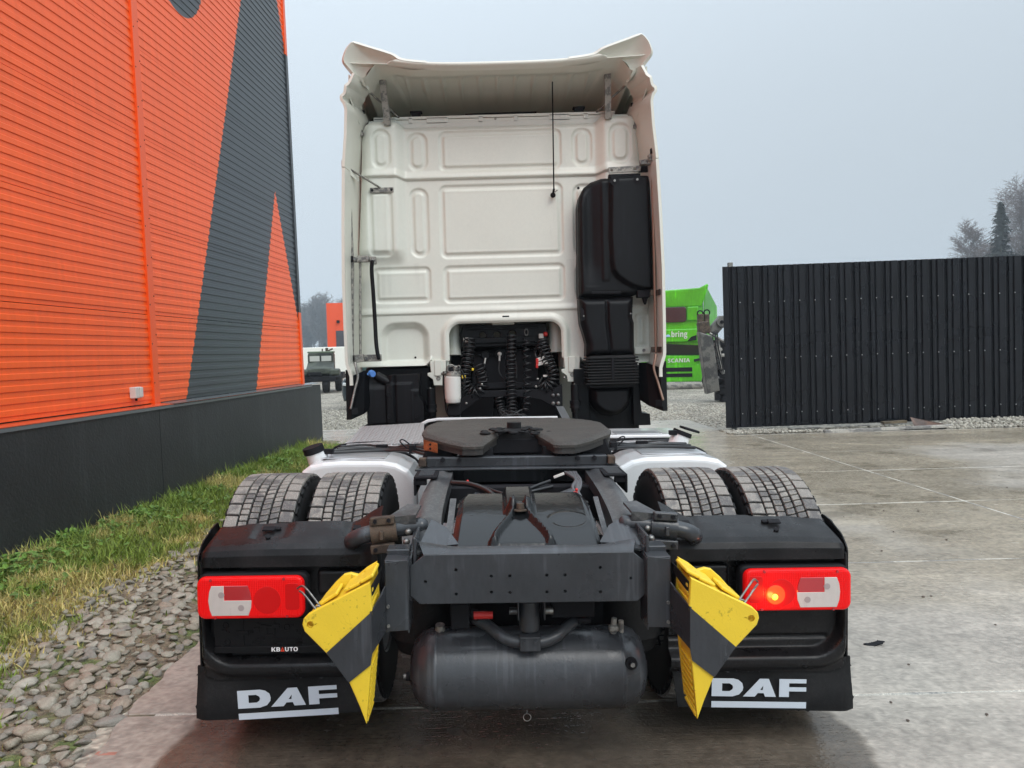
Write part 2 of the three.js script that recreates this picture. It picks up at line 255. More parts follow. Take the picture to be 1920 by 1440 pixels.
const concRough = tex(1024, 1024, (u, v) => { const x = u * CW - 5, z = v * CW - 15; const damp = sm(0.38, 0.66, fbm(u * 7 + 3, v * 7 + 9, 7, 5, 151) + 0.16 * sm(-5.6, -10.5, z) - 0.05); return mix(0.46, 0.20, damp) - 0.20 * wetAt(x, z) + 0.25 * (fbm(u * 60, v * 60, 60, 4, 161) - 0.5); }, { size: CW });
const concBump = tex(1024, 1024, (u, v) => 0.15 * fbm(u * 20, v * 20, 20, 4, 171) + 0.45 * fbm(u * 160, v * 160, 160, 3, 173) + 0.4 * fbm(u * 16, v * 160, 160, 2, 175), { size: 1.6 });
for (const t of [concTex, concRough]) t.offset.set(5 / CW, 15 / CW);
const concMat = mat(lin(0.80, 0.77, 0.725), 1, { map: concTex, roughnessMap: concRough, bumpMap: concBump, bumpScale: 0.004 });
const mortarMat = mat(lin(0.66, 0.64, 0.59), 0.8, { map: again(dusty, 0.6) });
{
  const yard = structure(group('concrete_yard'));
  const xs = [-1.78, 4.42, 10.4, 16.5], zs = [2.6, 0.6, -1.35, -3.35, -5.4, -7.4, -9.33, -11.05, -13.4];
  const slab = (x0, x1, z0, z1) => { // edges worn uneven
    const g = 0.009, X0 = x0 + g, X1 = x1 - g, nx = Math.max(2, Math.round((X1 - X0) / 0.05)), P = [];
    const wob = (t, s) => 0.02 * (fbm(t * 3 + 50, s * 7 + 3, 91, 4, 181) - 0.5) * 2 * 0.5;
    const h = (R0() - 0.5) * 0.004;
    const pts = [];
    for (let i = 0; i <= nx; i++) { const x = mix(X0, X1, i / nx); pts.push([x, -(z1 + g + wob(x, z1))]); }
    for (let i = nx; i >= 0; i--) { const x = mix(X0, X1, i / nx); pts.push([x, -(z0 - g - wob(x, z0 + 9))]); }
    if (x0 === -1.78) { const n = Math.round((z0 - z1) / 0.04); for (let i = 1; i < n; i++) { const z = mix(z0, z1, i / n); pts.push([X0 + 0.10 * (fbm(z * 1.7 + 60, 5, 91, 4, 191) - 0.5) + 0.03 * (fbm(z * 12 + 60, 5, 191, 2, 192) - 0.5), -z]); } }
    const geo = new THREE.ExtrudeGeometry(shapeOf(pts.map(([a, b]) => [a, b])), { depth: 0.11, bevelEnabled: true, bevelSize: 0.004, bevelThickness: 0.004, bevelOffset: -0.004, bevelSegments: 1 });
    geo.rotateX(-Math.PI / 2).translate(0, -0.114 + h, 0);
    put('slab', geo, concMat, yard);
  };
  for (let i = 0; i < xs.length - 1; i++) for (let j = 0; j < zs.length - 1; j++) slab(xs[i], xs[i + 1], zs[j], zs[j + 1]);
  slab(-1.775, 4.15, -13.4, -16.6); slab(-9.5, -1.785, -13.75, -16.4);
  put('mortar_bed', [bx(7.40, -0.0615, -5.4, 18.1, 0.118, 16.1, { r: 0.001 }), bx(-2.7, -0.065, -15.0, 13.6, 0.116, 3.1, { r: 0.001 })], mortarMat, yard);
}
// verge of soil between yard and hall, with cobbles and grass
const soilTex = tex(1024, 1024, (u, v) => { const a = fbm(u * 10, v * 10, 10, 5, 201), b = fbm(u * 90, v * 90, 90, 3, 203); const k = 0.40 + 0.16 * (a - 0.5) + 0.25 * (b - 0.5), m = sm(0.5, 0.7, fbm(u * 14 + 3, v * 14, 14, 4, 205)); return [k * mix(1.25, 1.0, m), k * mix(1.14, 1.12, m), k * mix(0.95, 0.66, m)]; }, { srgb: true, size: 2.2 });
structure(put('verge_soil', sheet({ x0: -4.3, x1: -1.7, y0: 0.5, y1: 14.2, cell: 0.08, th: 0, pos: (x, y) => [x, -0.012 - 0.02 * sm(-2.0, -1.75, x) + 0.05 * (fbm(x * 3 + 30, y * 3, 97, 3, 211) - 0.5) + 0.05 * sm(-2.7, -3.3, x), -y] }), mat(lin(0.9, 0.9, 0.9), 0.95, { map: soilTex, bumpMap: again(gravelBump, 1.5), bumpScale: 0.02 })));
const soilY = (x, z) => -0.012 - 0.02 * sm(-2.0, -1.75, x) + 0.05 * (fbm(x * 3 + 30, -z * 3, 97, 3, 211) - 0.5) + 0.05 * sm(-2.7, -3.3, x);
{
  const R = rng(77), variants = [], mats = [], stone = tex(512, 512, (u, v) => { const k = 0.90 + 0.20 * (fbm(u * 6, v * 6, 6, 4, 215) - 0.5) + 0.22 * (fbm(u * 50, v * 50, 50, 3, 217) - 0.5); return [k, k, k * 0.985]; }, { srgb: true });
  for (let k = 0; k < 9; k++) { // worn fieldstones
    const g = new THREE.IcosahedronGeometry(1, 2), p = g.attributes.position, ang = R() * 6, S = [];
    for (let q = 0; q < 7; q++) { const d = V(R() - 0.5, (R() - 0.5) * 0.7, R() - 0.5).normalize(); S.push([d, 0.46 + 0.36 * R()]); }
    for (let i = 0; i < p.count; i++) { const v = V().fromBufferAttribute(p, i); let s = 1; for (const [d, c] of S) { const t = v.dot(d); if (t * s > c) s = c / t; } v.multiplyScalar(s * (1 + 0.05 * (vnoise(v.x * 4 + 20 + k * 9, v.y * 4 + v.z * 3 + 20, 64, 221) - 0.5))); p.setXYZ(i, v.x, v.y * 0.48, v.z); }
    g.deleteAttribute('normal'); g.deleteAttribute('uv'); const m2 = mergeGeometriesByPos(g); variants.push(boxUV(flat(m2)));
  }
  for (const [r, gg, b] of [[0.44, 0.405, 0.335], [0.36, 0.335, 0.285], [0.52, 0.485, 0.41], [0.41, 0.365, 0.29], [0.33, 0.31, 0.275], [0.42, 0.345, 0.275]]) mats.push(mat(lin(r, gg, b), 0.42, { map: again(stone, 1.7), bumpMap: again(grain, 2.2), bumpScale: 0.004 }));
  const spotsC = []; // Poisson-like packing in rows
  for (let z = -1.6; z > -9.2; z -= 0.040) for (let x = -1.84 - 0.03 * R(); x > -3.1; x -= 0.045 + 0.05 * R()) {
    const px = x + (R() - 0.5) * 0.03, pz = z + (R() - 0.5) * 0.05, edge = -2.62 + 0.45 * (fbm(pz * 0.9 + 30, 3, 97, 3, 231) - 0.5) + 0.10 * sm(-5, -7, pz);
    if (px < edge - 0.25 * R() || R() < 0.04) continue;
    const s = 0.026 + 0.024 * R() * R() + (R() < 0.15 ? 0.018 : 0);
    if (spotsC.some(([a, b, c]) => Math.abs(a - px) < 0.14 && Math.hypot(a - px, b - pz) < (c + s) * 0.70)) continue;
    spotsC.push([px, pz, s]);
  }
  spotsC.sort((a, b) => Math.hypot(a[0] + 0.145, a[1]) / a[2] - Math.hypot(b[0] + 0.145, b[1]) / b[2]);
  const inView = spotsC.filter(([x, z]) => z < -2.6), rest = spotsC.filter(([x, z]) => z >= -2.6).concat(inView.slice(300));
  const pave = structure(group('cobble_paving'));
  const place = (o, [x, z, s]) => { o.position.set(x, soilY(x, z) + s * 0.20, z); o.rotation.set((R() - 0.5) * 0.6, R() * 6.28, (R() - 0.5) * 0.6); o.scale.set(s * (0.95 + 0.4 * R()), s * (0.8 + 0.4 * R()), s * (0.9 + 0.2 * R())); o.updateMatrix(); };
  inView.slice(0, 300).forEach((c) => { const m = new THREE.Mesh(variants[Math.floor(R() * 9)], mats[Math.floor(R() * 6)]); m.name = 'cobble'; m.castShadow = m.receiveShadow = true; place(m, c); pave.add(m); });
  const im = new THREE.InstancedMesh(variants[2], mat(lin(1, 1, 1), 0.42, { map: again(stone, 1.7), bumpMap: again(grain, 2.2), bumpScale: 0.004 }), rest.length), d = new THREE.Object3D();
  rest.forEach((c, i) => { place(d, c); im.setMatrixAt(i, d.matrix); const k = 0.75 + 0.5 * R(); im.setColorAt(i, lin(0.42 * k, 0.39 * k, 0.32 * k)); });
  im.name = 'small_cobbles'; im.userData.kind = 'stuff'; im.castShadow = im.receiveShadow = true; pave.add(im);
}
function mergeGeometriesByPos(g) { // weld by position so the stone shades smoothly
  const p = g.attributes.position, map = new Map(), idx = [], out = [];
  for (let i = 0; i < p.count; i++) { const k = [p.getX(i), p.getY(i), p.getZ(i)].map((v) => v.toFixed(4)).join(); if (!map.has(k)) { map.set(k, out.length / 3); out.push(p.getX(i), p.getY(i), p.getZ(i)); } idx.push(map.get(k)); }
  const q = new THREE.BufferGeometry(); q.setAttribute('position', new THREE.BufferAttribute(new Float32Array(out), 3)); q.setIndex(idx); q.computeVertexNormals(); return q;
}
{ // grass: bent blades in tufts
  const blade = (w, h, bend) => { const P = [], n = 3; for (let i = 0; i < n; i++) { const a = i / n, b = (i + 1) / n, f = (t) => [w * (1 - t * t) * 0.5, h * (t - 0.25 * bend * t * t), h * bend * t * t], [wa, ya, za] = f(a), [wb, yb, zb] = f(b); P.push(-wa, ya, za, wa, ya, za, wb, yb, zb, -wa, ya, za, wb, yb, zb, -wb, yb, zb); } const g = new THREE.BufferGeometry(); g.setAttribute('position', new THREE.BufferAttribute(new Float32Array(P), 3)); g.computeVertexNormals(); return g; };
  const R = rng(99), N = 60000, m = mat(lin(1, 1, 1), 0.7, { side: THREE.DoubleSide, transmission: 0.25, thickness: 0 });
  const im = new THREE.InstancedMesh(blade(0.0075, 1, 0.55), m, N), d = new THREE.Object3D(); let n = 0, tries = 0;
  while (n < N && tries++ < 900000) {
    const z = -1.2 - 12.2 * R(), x = -1.8 - 2.3 * Math.sqrt(R());
    const wallX = -3.80 + 0.0778 * (-z - 5.98); if (x < wallX + 0.0) continue;
    const edge = -2.60 + 0.5 * (fbm(z * 0.9 + 30, 3, 97, 3, 231) - 0.5) + 0.10 * sm(-5, -7, z) + (z < -8.5 ? 0.7 * sm(-8.5, -10, z) : 0);
    const dens = sm(edge + 0.12, edge - 0.28, x) + (vnoise(x * 5 + 50, z * 5 + 50, 991, 241) > 0.72 ? 0.16 : 0.02);
    if (R() > dens) continue;
    const patch = fbm(x * 2.2 + 50, z * 2.2 + 50, 991, 4, 243), dry = sm(0.53, 0.73, fbm(x * 3 + 80, z * 3 + 80, 991, 4, 245) + 0.10 * sm(edge - 0.6, edge, x));
    const wallSide = sm(wallX + 0.5, wallX + 0.05, x);
    d.position.set(x, soilY(x, z) - 0.005, z); d.rotation.set((R() - 0.5) * 0.9, R() * 6.28, (R() - 0.5) * 0.9, 'YXZ');
    const h = (0.035 + 0.10 * R() * R() + 0.05 * patch) * (0.55 + 0.45 * sm(edge + 0.1, edge - 0.4, x)) * (1 + 0.6 * wallSide * R()) * (z < -8 ? 1.25 : 1); d.scale.set(0.7 + 0.9 * R(), h, h); d.updateMatrix();
    im.setMatrixAt(n, d.matrix); const k = 0.6 + 0.8 * R(); const t = Math.min(1, dry * (0.4 + 0.9 * R()));
    im.setColorAt(n, lin(mix(0.19, 0.58, t) * k, mix(0.27, 0.47, t) * k, mix(0.028, 0.17, t) * k)); n++;
  }
  im.count = n; im.name = 'grass'; im.castShadow = im.receiveShadow = true; scene.add(im);
  tag(im, 'uneven green and straw coloured grass along the foot of the hall wall', 'grass', null, 'stuff');
  // broad-leaved weeds
  const leaf = new THREE.BufferGeometry(); { const P = []; for (const s of [-1, 1]) P.push(0, 0, 0, s * 0.38, 0.16, 0.3, 0, 0.1, 0.55, s * 0.38, 0.16, 0.3, s * 0.22, 0.14, 0.85, 0, 0.1, 0.55, s * 0.22, 0.14, 0.85, 0, 0.02, 1.1, 0, 0.1, 0.55); leaf.setAttribute('position', new THREE.BufferAttribute(new Float32Array(P), 3)); leaf.computeVertexNormals(); }
  const W = 5200, wm = new THREE.InstancedMesh(leaf, m, W); let w = 0;
  while (w < W) { const z = -2.6 - 10.6 * R(), wallX = -3.80 + 0.0778 * (-z - 5.98), x = wallX + 0.04 + 0.9 * R() * R() * (0.6 + 0.6 * R()), big = vnoise(x * 4 + 20, z * 4 + 20, 991, 251); if (big < 0.55 && R() > 0.25) continue;
    d.position.set(x, soilY(x, z) + 0.02 + 0.10 * R() * big, z); d.rotation.set(-0.9 * R() + 0.2, R() * 6.28, (R() - 0.5), 'YXZ'); const s = 0.022 + 0.035 * R(); d.scale.set(s, s, s); d.updateMatrix(); wm.setMatrixAt(w, d.matrix); const k = 0.6 + 0.7 * R(); wm.setColorAt(w, lin(0.14 * k, 0.27 * k, 0.03 * k)); w++; }
  wm.name = 'weeds'; wm.castShadow = wm.receiveShadow = true; scene.add(wm); tag(wm, 'low broad-leaved weeds among the grass beside the black plinth', 'weeds', null, 'stuff');
}
{ // loose gravel: small stones lying beyond the yard and heaped along the foot of the fence
  const R = rng(123), g = new THREE.IcosahedronGeometry(1, 0), N = 11000, im = new THREE.InstancedMesh(g, mat(lin(1, 1, 1), 0.8), N), d = new THREE.Object3D();
  for (let i = 0; i < N; i++) {
    let x, z, y = 0, s; const q = R();
    if (q < 0.36) { x = 7.9 + 3.2 * R(); z = -13.45 - 0.75 * R(); y = 0.10 * sm(-13.42, -13.65, z) * R() * sm(7.85, 8.3, x) + 0.03 * R(); s = 0.018 + 0.022 * R(); }
    else if (q < 0.50) { x = 4.1 + 3.6 * R(); z = -13.55 - 0.7 * R(); s = 0.012 + 0.018 * R(); y = 0.02 * R(); }
    else if (q < 0.75) { x = 2.0 + 4.0 * R(); z = -15.2 - 6 * R(); s = 0.012 + 0.03 * R() * R(); y = -0.02; }
    else { x = -5.5 + 4.5 * R(); z = -16.2 - 7 * R(); s = 0.012 + 0.03 * R() * R(); y = -0.02; }
    d.position.set(x, y, z); d.rotation.set(R() * 6, R() * 6, R() * 6); d.scale.set(s, s * (0.5 + 0.4 * R()), s * (0.7 + 0.5 * R())); d.updateMatrix(); im.setMatrixAt(i, d.matrix);
    const k = 0.6 + 0.8 * R(); im.setColorAt(i, lin(0.37 * k, 0.345 * k, 0.29 * k));
  }
  im.name = 'loose_gravel'; im.castShadow = im.receiveShadow = true; scene.add(im); tag(im, 'pale crushed stone lying beyond the yard and along the fence', 'gravel', null, 'stuff');
}

// ---------------------------------------------------------------- orange hall on the left
const wallDir = V(0.0778, 0, -1).normalize();
const hallLabel = 'tall hall clad in ribbed orange sheet with dark grey letter shapes over a black plinth';
{
  const hall = group('clad_hall', -3.932, 1.08, -5.98); tag(hall, hallLabel, 'building');
  hall.rotation.order = 'YXZ'; // local x runs along the wall away from the camera, y up, z out of the wall
  const right = wallDir.clone().cross(V(0, 1, 0)), up = V(0, 1, 0).addScaledVector(right, -0.0155).normalize(), out = wallDir.clone().cross(up);
  hall.quaternion.setFromRotationMatrix(new THREE.Matrix4().makeBasis(wallDir, up, out));
  const S0 = -8.5, S1 = 7.5, H = 7.35, PW = 2048, PH = 1024;
  // the painted sign: dark letter shapes on orange
  const cv = document.createElement('canvas'); cv.width = PW; cv.height = PH; const cx = cv.getContext('2d');
  const X = (s) => (s - S0) / (S1 - S0) * PW, Y = (h) => PH - h / H * PH;
  cx.fillStyle = '#f8621f'; cx.fillRect(0, 0, PW, PH); cx.fillStyle = '#3a4045';
  const pg = (pts) => { cx.beginPath(); pts.forEach(([s, h], i) => (i ? cx.lineTo(X(s), Y(h)) : cx.moveTo(X(s), Y(h)))); cx.closePath(); cx.fill(); };
  pg([[3.12, 0], [6.27, 7.4], [6.82, 7.4], [7.17, 6.45], [7.5, 5.62], [7.5, 0]]);
  cx.fillStyle = '#f8621f'; pg([[5.32, 0], [6.59, 3.17], [7.5, 0.9], [7.5, 0]]);
  cx.fillStyle = '#3a4045'; cx.beginPath(); cx.ellipse(X(3.52), Y(5.55), X(3.52 + 0.75) - X(3.52), Y(4.66) - Y(5.55), 0, 0, 7); cx.fill();
  cx.beginPath(); cx.rect(X(2.78), 0, X(4.27) - X(2.78), Y(5.55)); cx.fill();
  { const im = cx.getImageData(0, 0, PW, PH), q = im.data; for (let j = 0; j < PH; j++) for (let i = 0; i < PW; i++) { const k = (j * PW + i) * 4, n = 1 + 0.05 * (fbm(i / 90, j / 60, 97, 4, 261) - 0.5) + 0.05 * (fbm(i / 5, j / 60, 997, 2, 263) - 0.5); for (let c = 0; c < 3; c++) q[k + c] *= n; } cx.putImageData(im, 0, 0); }
  const paint = new THREE.CanvasTexture(cv); paint.colorSpace = THREE.SRGBColorSpace; paint.magFilter = THREE.LinearFilter;
  const sheetMat = mat(lin(1, 1, 1), 0.33, { map: paint, clearcoat: 0.0 });
  // sandwich panels with a low ribbed profile; each panel is ten ribs high
  const pitch = 0.0955, ribs = 10;
  const panel = (s0, s1, h0) => {
    const P = [], uv = [], prof = []; // [h, z]
    for (let r = 0; r < ribs; r++) { const h = h0 + r * pitch; prof.push([h + (r ? 0 : 0.004), -0.009], [h + 0.040, -0.009], [h + 0.046, 0.0], [h + pitch - 0.007, 0.0], ...(r === ribs - 1 ? [[h + pitch - 0.004, -0.004], [h + pitch - 0.003, -0.02]] : [[h + pitch, -0.009]])); }
    prof.unshift([h0 + 0.003, -0.02]);
    const q = (s, [h, z]) => { P.push(s, h, z); uv.push((s - S0) / (S1 - S0), h / H); };
    for (let i = 0; i < prof.length - 1; i++) { const a = prof[i], b = prof[i + 1]; q(s0, a); q(s1, a); q(s1, b); q(s0, a); q(s1, b); q(s0, b); }
    const g = new THREE.BufferGeometry(); g.setAttribute('position', new THREE.BufferAttribute(new Float32Array(P), 3)); g.setAttribute('uv', new THREE.BufferAttribute(new Float32Array(uv), 2)); g.computeVertexNormals();
    put('wall_panel', g, sheetMat, hall, { keepUV: true });
  };
  const bays = [[-8.5, -5.05], [-5.0, 2.345], [2.44, 7.44]];
  for (const [a, b] of bays) for (let k = 0; k * pitch * ribs < H - 0.2; k++) panel(a, b, 0.03 + k * pitch * ribs);
  const trimO = mat(lin(0.85, 0.10, 0.012), 0.33), trimD = mat(lin(0.045, 0.05, 0.055), 0.35);
  put('cover_strip', [bx(2.36, H / 2, -0.002, 0.035, H, 0.05, { r: 0.004 }), bx(2.425, H / 2, 0.004, 0.13, H, 0.012, { r: 0.003 })], trimO, hall);
  put('cover_strip', [bx(-5.03, H / 2, 0.004, 0.13, H, 0.012, { r: 0.003 })], trimO, hall);
  put('corner_trim', [bx(7.47, 0.62, -0.01, 0.10, 1.28, 0.06, { r: 0.004 }), bx(7.47, 6.55, -0.01, 0.10, 1.8, 0.06, { r: 0.004 })], trimO, hall);
  put('corner_trim', [bx(7.47, 3.455, -0.01, 0.10, 4.38, 0.06, { r: 0.004 })], trimD, hall);
  const sc = []; for (let h = 0.25; h < H; h += 0.42) { sc.push(bolt(2.36, h, 0.022, 0.007, 0.004), bolt(2.475, h + 0.1, 0.010, 0.007, 0.004), bolt(7.38, h, 0.002, 0.007, 0.004)); }
  put('screws', sc, M.blackMatt, hall, { kind: 'stuff' });
  put('sill_flashing', [bx(-0.5, 0.012, 0.05, 16.0, 0.008, 0.15, { r: 0.001, rx: 0.10 })], mat(lin(0.62, 0.10, 0.035), 0.22), hall, { label: 'sloping metal sill in glossy orange' });
  put('sill_flashing', [bx(5.3, 0.018, 0.055, 5.5, 0.006, 0.17, { r: 0.001, rx: 0.10 }), bx(-0.5, -0.018, 0.124, 16.2, 0.03, 0.004, { r: 0.001 })], mat(lin(0.12, 0.13, 0.135), 0.25), hall, { label: 'dark metal sill with a drip edge' });
  const plm = mat(lin(0.030, 0.034, 0.037), 0.55, { map: again(dirt, 2.2), bumpMap: again(grain, 1.2), bumpScale: 0.004 });
  put('plinth', [bx(-3.23, -0.62, 0.03, 10.96, 1.2, 0.16, { r: 0.004 }), bx(5.15, -0.622, 0.027, 5.78, 1.2, 0.16, { r: 0.004 }), bx(8.1, -0.62, -4.0, 0.15, 1.2, 8.2, { r: 0.004 })], plm, hall);
  put('hall_body', [bx(-0.5, 3.6, -4.2, 15.9, 7.5, 8.3, { r: 0.01 })], M.chassis, hall);
  const roofEdge = put('roof_edge', [bx(-0.5, H + 0.03, -0.02, 16.1, 0.12, 0.12)], trimO, hall);
  // small white socket box
  const b = group('junction_box', 0, 0, 0); b.quaternion.copy(hall.quaternion); b.position.copy(hall.position).add(V(1.955, 0.165, 0.03).applyQuaternion(hall.quaternion));
  tag(b, 'small white junction box screwed to the orange cladding', 'junction box');
  const wp = mat(lin(0.62, 0.61, 0.58), 0.45); put('box', bx(0, 0, 0, 0.125, 0.115, 0.07, { r: 0.008, s: 2 }), wp, b); put('lid', bx(0.035, 0.002, 0.04, 0.062, 0.1, 0.012), wp, b); put('cable_gland', cyl([0, -0.055, 0], [0, -0.085, 0], 0.012), M.blackMatt, b);
}

// ---------------------------------------------------------------- black sheet-metal fence on the right
{
  const f = group('metal_fence', 4.19, 0.03, -14.06); tag(f, 'high black corrugated sheet fence on the far side of the yard', 'fence'); f.rotation.set(0, -0.008, 0.009, 'YXZ');
  const fm = mat(lin(0.009, 0.010, 0.0145), 0.42, { specularIntensity: 0.55, map: again(dirt, 3.1), roughnessMap: again(spots, 1.6) }), pitch = 0.277;
  const R = rng(31);
  for (let k = 0; k < 14; k++) { // each sheet carries four ribs
    const P = [], x0 = k * pitch * 4 - 0.004; for (let r = 0; r < 4; r++) { const x = x0 + r * pitch; const w = (R() - 0.5) * 0.012; P.push([x, 0], [x + 0.105 + w, 0], [x + 0.128 + w, -0.032], [x + 0.144 + w, -0.032], [x + 0.150 + w, -0.026], [x + 0.156 + w, -0.032], [x + 0.172 + w, -0.032], [x + 0.178, 0], [x + 0.222, 0], [x + 0.238, -0.026], [x + 0.262, -0.026]); }
    P.push([x0 + 4 * pitch, 0], [x0 + 4 * pitch + 0.02, 0.002]);
    const A = [], dz = (k % 2) * 0.004; for (let i = 0; i < P.length - 1; i++) { const [a, c] = P[i], [b, d] = P[i + 1], q = (x, y, z) => A.push(x, y, z + dz), h = 2.96; q(a, 0.03, c); q(b, 0.03, d); q(b, h, d); q(a, 0.03, c); q(b, h, d); q(a, h, c); }
    const g = new THREE.BufferGeometry(); g.setAttribute('position', new THREE.BufferAttribute(new Float32Array(A), 3)); g.computeVertexNormals();
    put('sheet', g, fm, f);
  }
  const sc = []; for (const h of [0.28, 1.28, 2.30]) for (let k = 0; k < 56; k++) sc.push(new THREE.SphereGeometry(0.0105, 6, 4).translate(k * pitch + (k ? 0.0 : 0.03) + pitch * 0.98, h + (R() - 0.5) * 0.015, 0.006));
  put('screws', sc, mat(lin(0.55, 0.55, 0.55), 0.35, { metalness: 0.6 }), f, { kind: 'stuff' });
  const pm = mat(lin(0.30, 0.31, 0.30), 0.5, { metalness: 0.5, map: dusty });
  for (let k = 0; k < 6; k++) put('post', bx(0.17 + k * 2.9, k ? 1.44 : 1.51, -0.10, 0.08, k ? 2.9 : 3.06, 0.08), pm, f);
  for (const h of [0.28, 1.28, 2.30]) put('rail', bx(7.7, h, -0.058, 15.2, 0.06, 0.04), pm, f);
}
// timber and flashing scraps at the foot of the fence
{
  const beam = put('white_beam', [bx(6.85, 0.03, -13.50, 2.3, 0.05, 0.09, { r: 0.006, rz: 0.012, ry: 0.05 })], mat(lin(0.62, 0.60, 0.56), 0.6, { map: dusty })); tag(beam, 'long flat white beam lying on the yard at the foot of the fence', 'beam');
  const b2 = put('grey_strip', [bx(6.1, 0.06, -13.85, 1.7, 0.03, 0.10, { r: 0.004, rz: 0.015 })], mat(lin(0.45, 0.45, 0.42), 0.6, { map: dusty })); tag(b2, 'thin pale grey strip lying half under the fence behind the white beam', 'strip');
  const b3 = put('board', [bx(7.12, 0.11, -13.82, 0.42, 0.045, 0.12, { r: 0.004, rz: 0.03 })], mat(lin(0.22, 0.18, 0.12), 0.8, { map: dusty })); tag(b3, 'short weathered brown board leaning under the fence edge', 'board');
  const b4 = put('folded_flashing', [poly3([[7.38, 0.03, -13.62], [7.62, 0.03, -13.58], [7.60, 0.13, -13.62], [7.36, 0.20, -13.72]], 0.004), poly3([[7.36, 0.20, -13.72], [7.60, 0.13, -13.62], [7.98, 0.06, -13.66], [7.98, 0.045, -13.76]], 0.004), poly3([[7.62, 0.025, -13.6], [7.98, 0.025, -13.62], [7.98, 0.055, -13.66], [7.6, 0.125, -13.62]], 0.004)], mat(lin(0.20, 0.115, 0.085), 0.5, { map: dusty })); tag(b4, 'brown folded sheet offcut standing up beside the gravel strip', 'metal offcut');
  const d = put('bark_scrap', [sheet({ x0: -0.10, x1: 0.10, y0: -0.03, y1: 0.03, cell: 0.008, sdf: sdPoly([[-0.1, 0.01], [-0.05, 0.028], [0.04, 0.02], [0.1, 0.012], [0.07, -0.012], [0.0, -0.02], [-0.06, -0.012]]), th: 0.006, pos: (x, y) => [1.80 + x * 0.55, 0.010 + 0.006 * Math.sin(x * 25) + 0.004 * Math.sin(y * 90), -3.90 - y * 0.6] })], M.blackMatt); tag(d, 'flat dark scrap lying alone on the pale concrete', 'scrap');
  const R = rng(3), st = []; for (let i = 0; i < 70; i++) { const x = 1.4 + 5 * R() * R(), z = -3.0 - 7 * R(), s = 0.004 + 0.006 * R(); st.push(new THREE.IcosahedronGeometry(s, 0).scale(1, 0.6, 1.2).rotateY(R() * 6).translate(x, s * 0.4 + 0.001, z)); }
  tag(put('pebbles', st, mat(lin(0.10, 0.075, 0.06), 0.8)), 'scattered dark crumbs and pebbles on the concrete', 'pebbles', null, 'stuff');
}
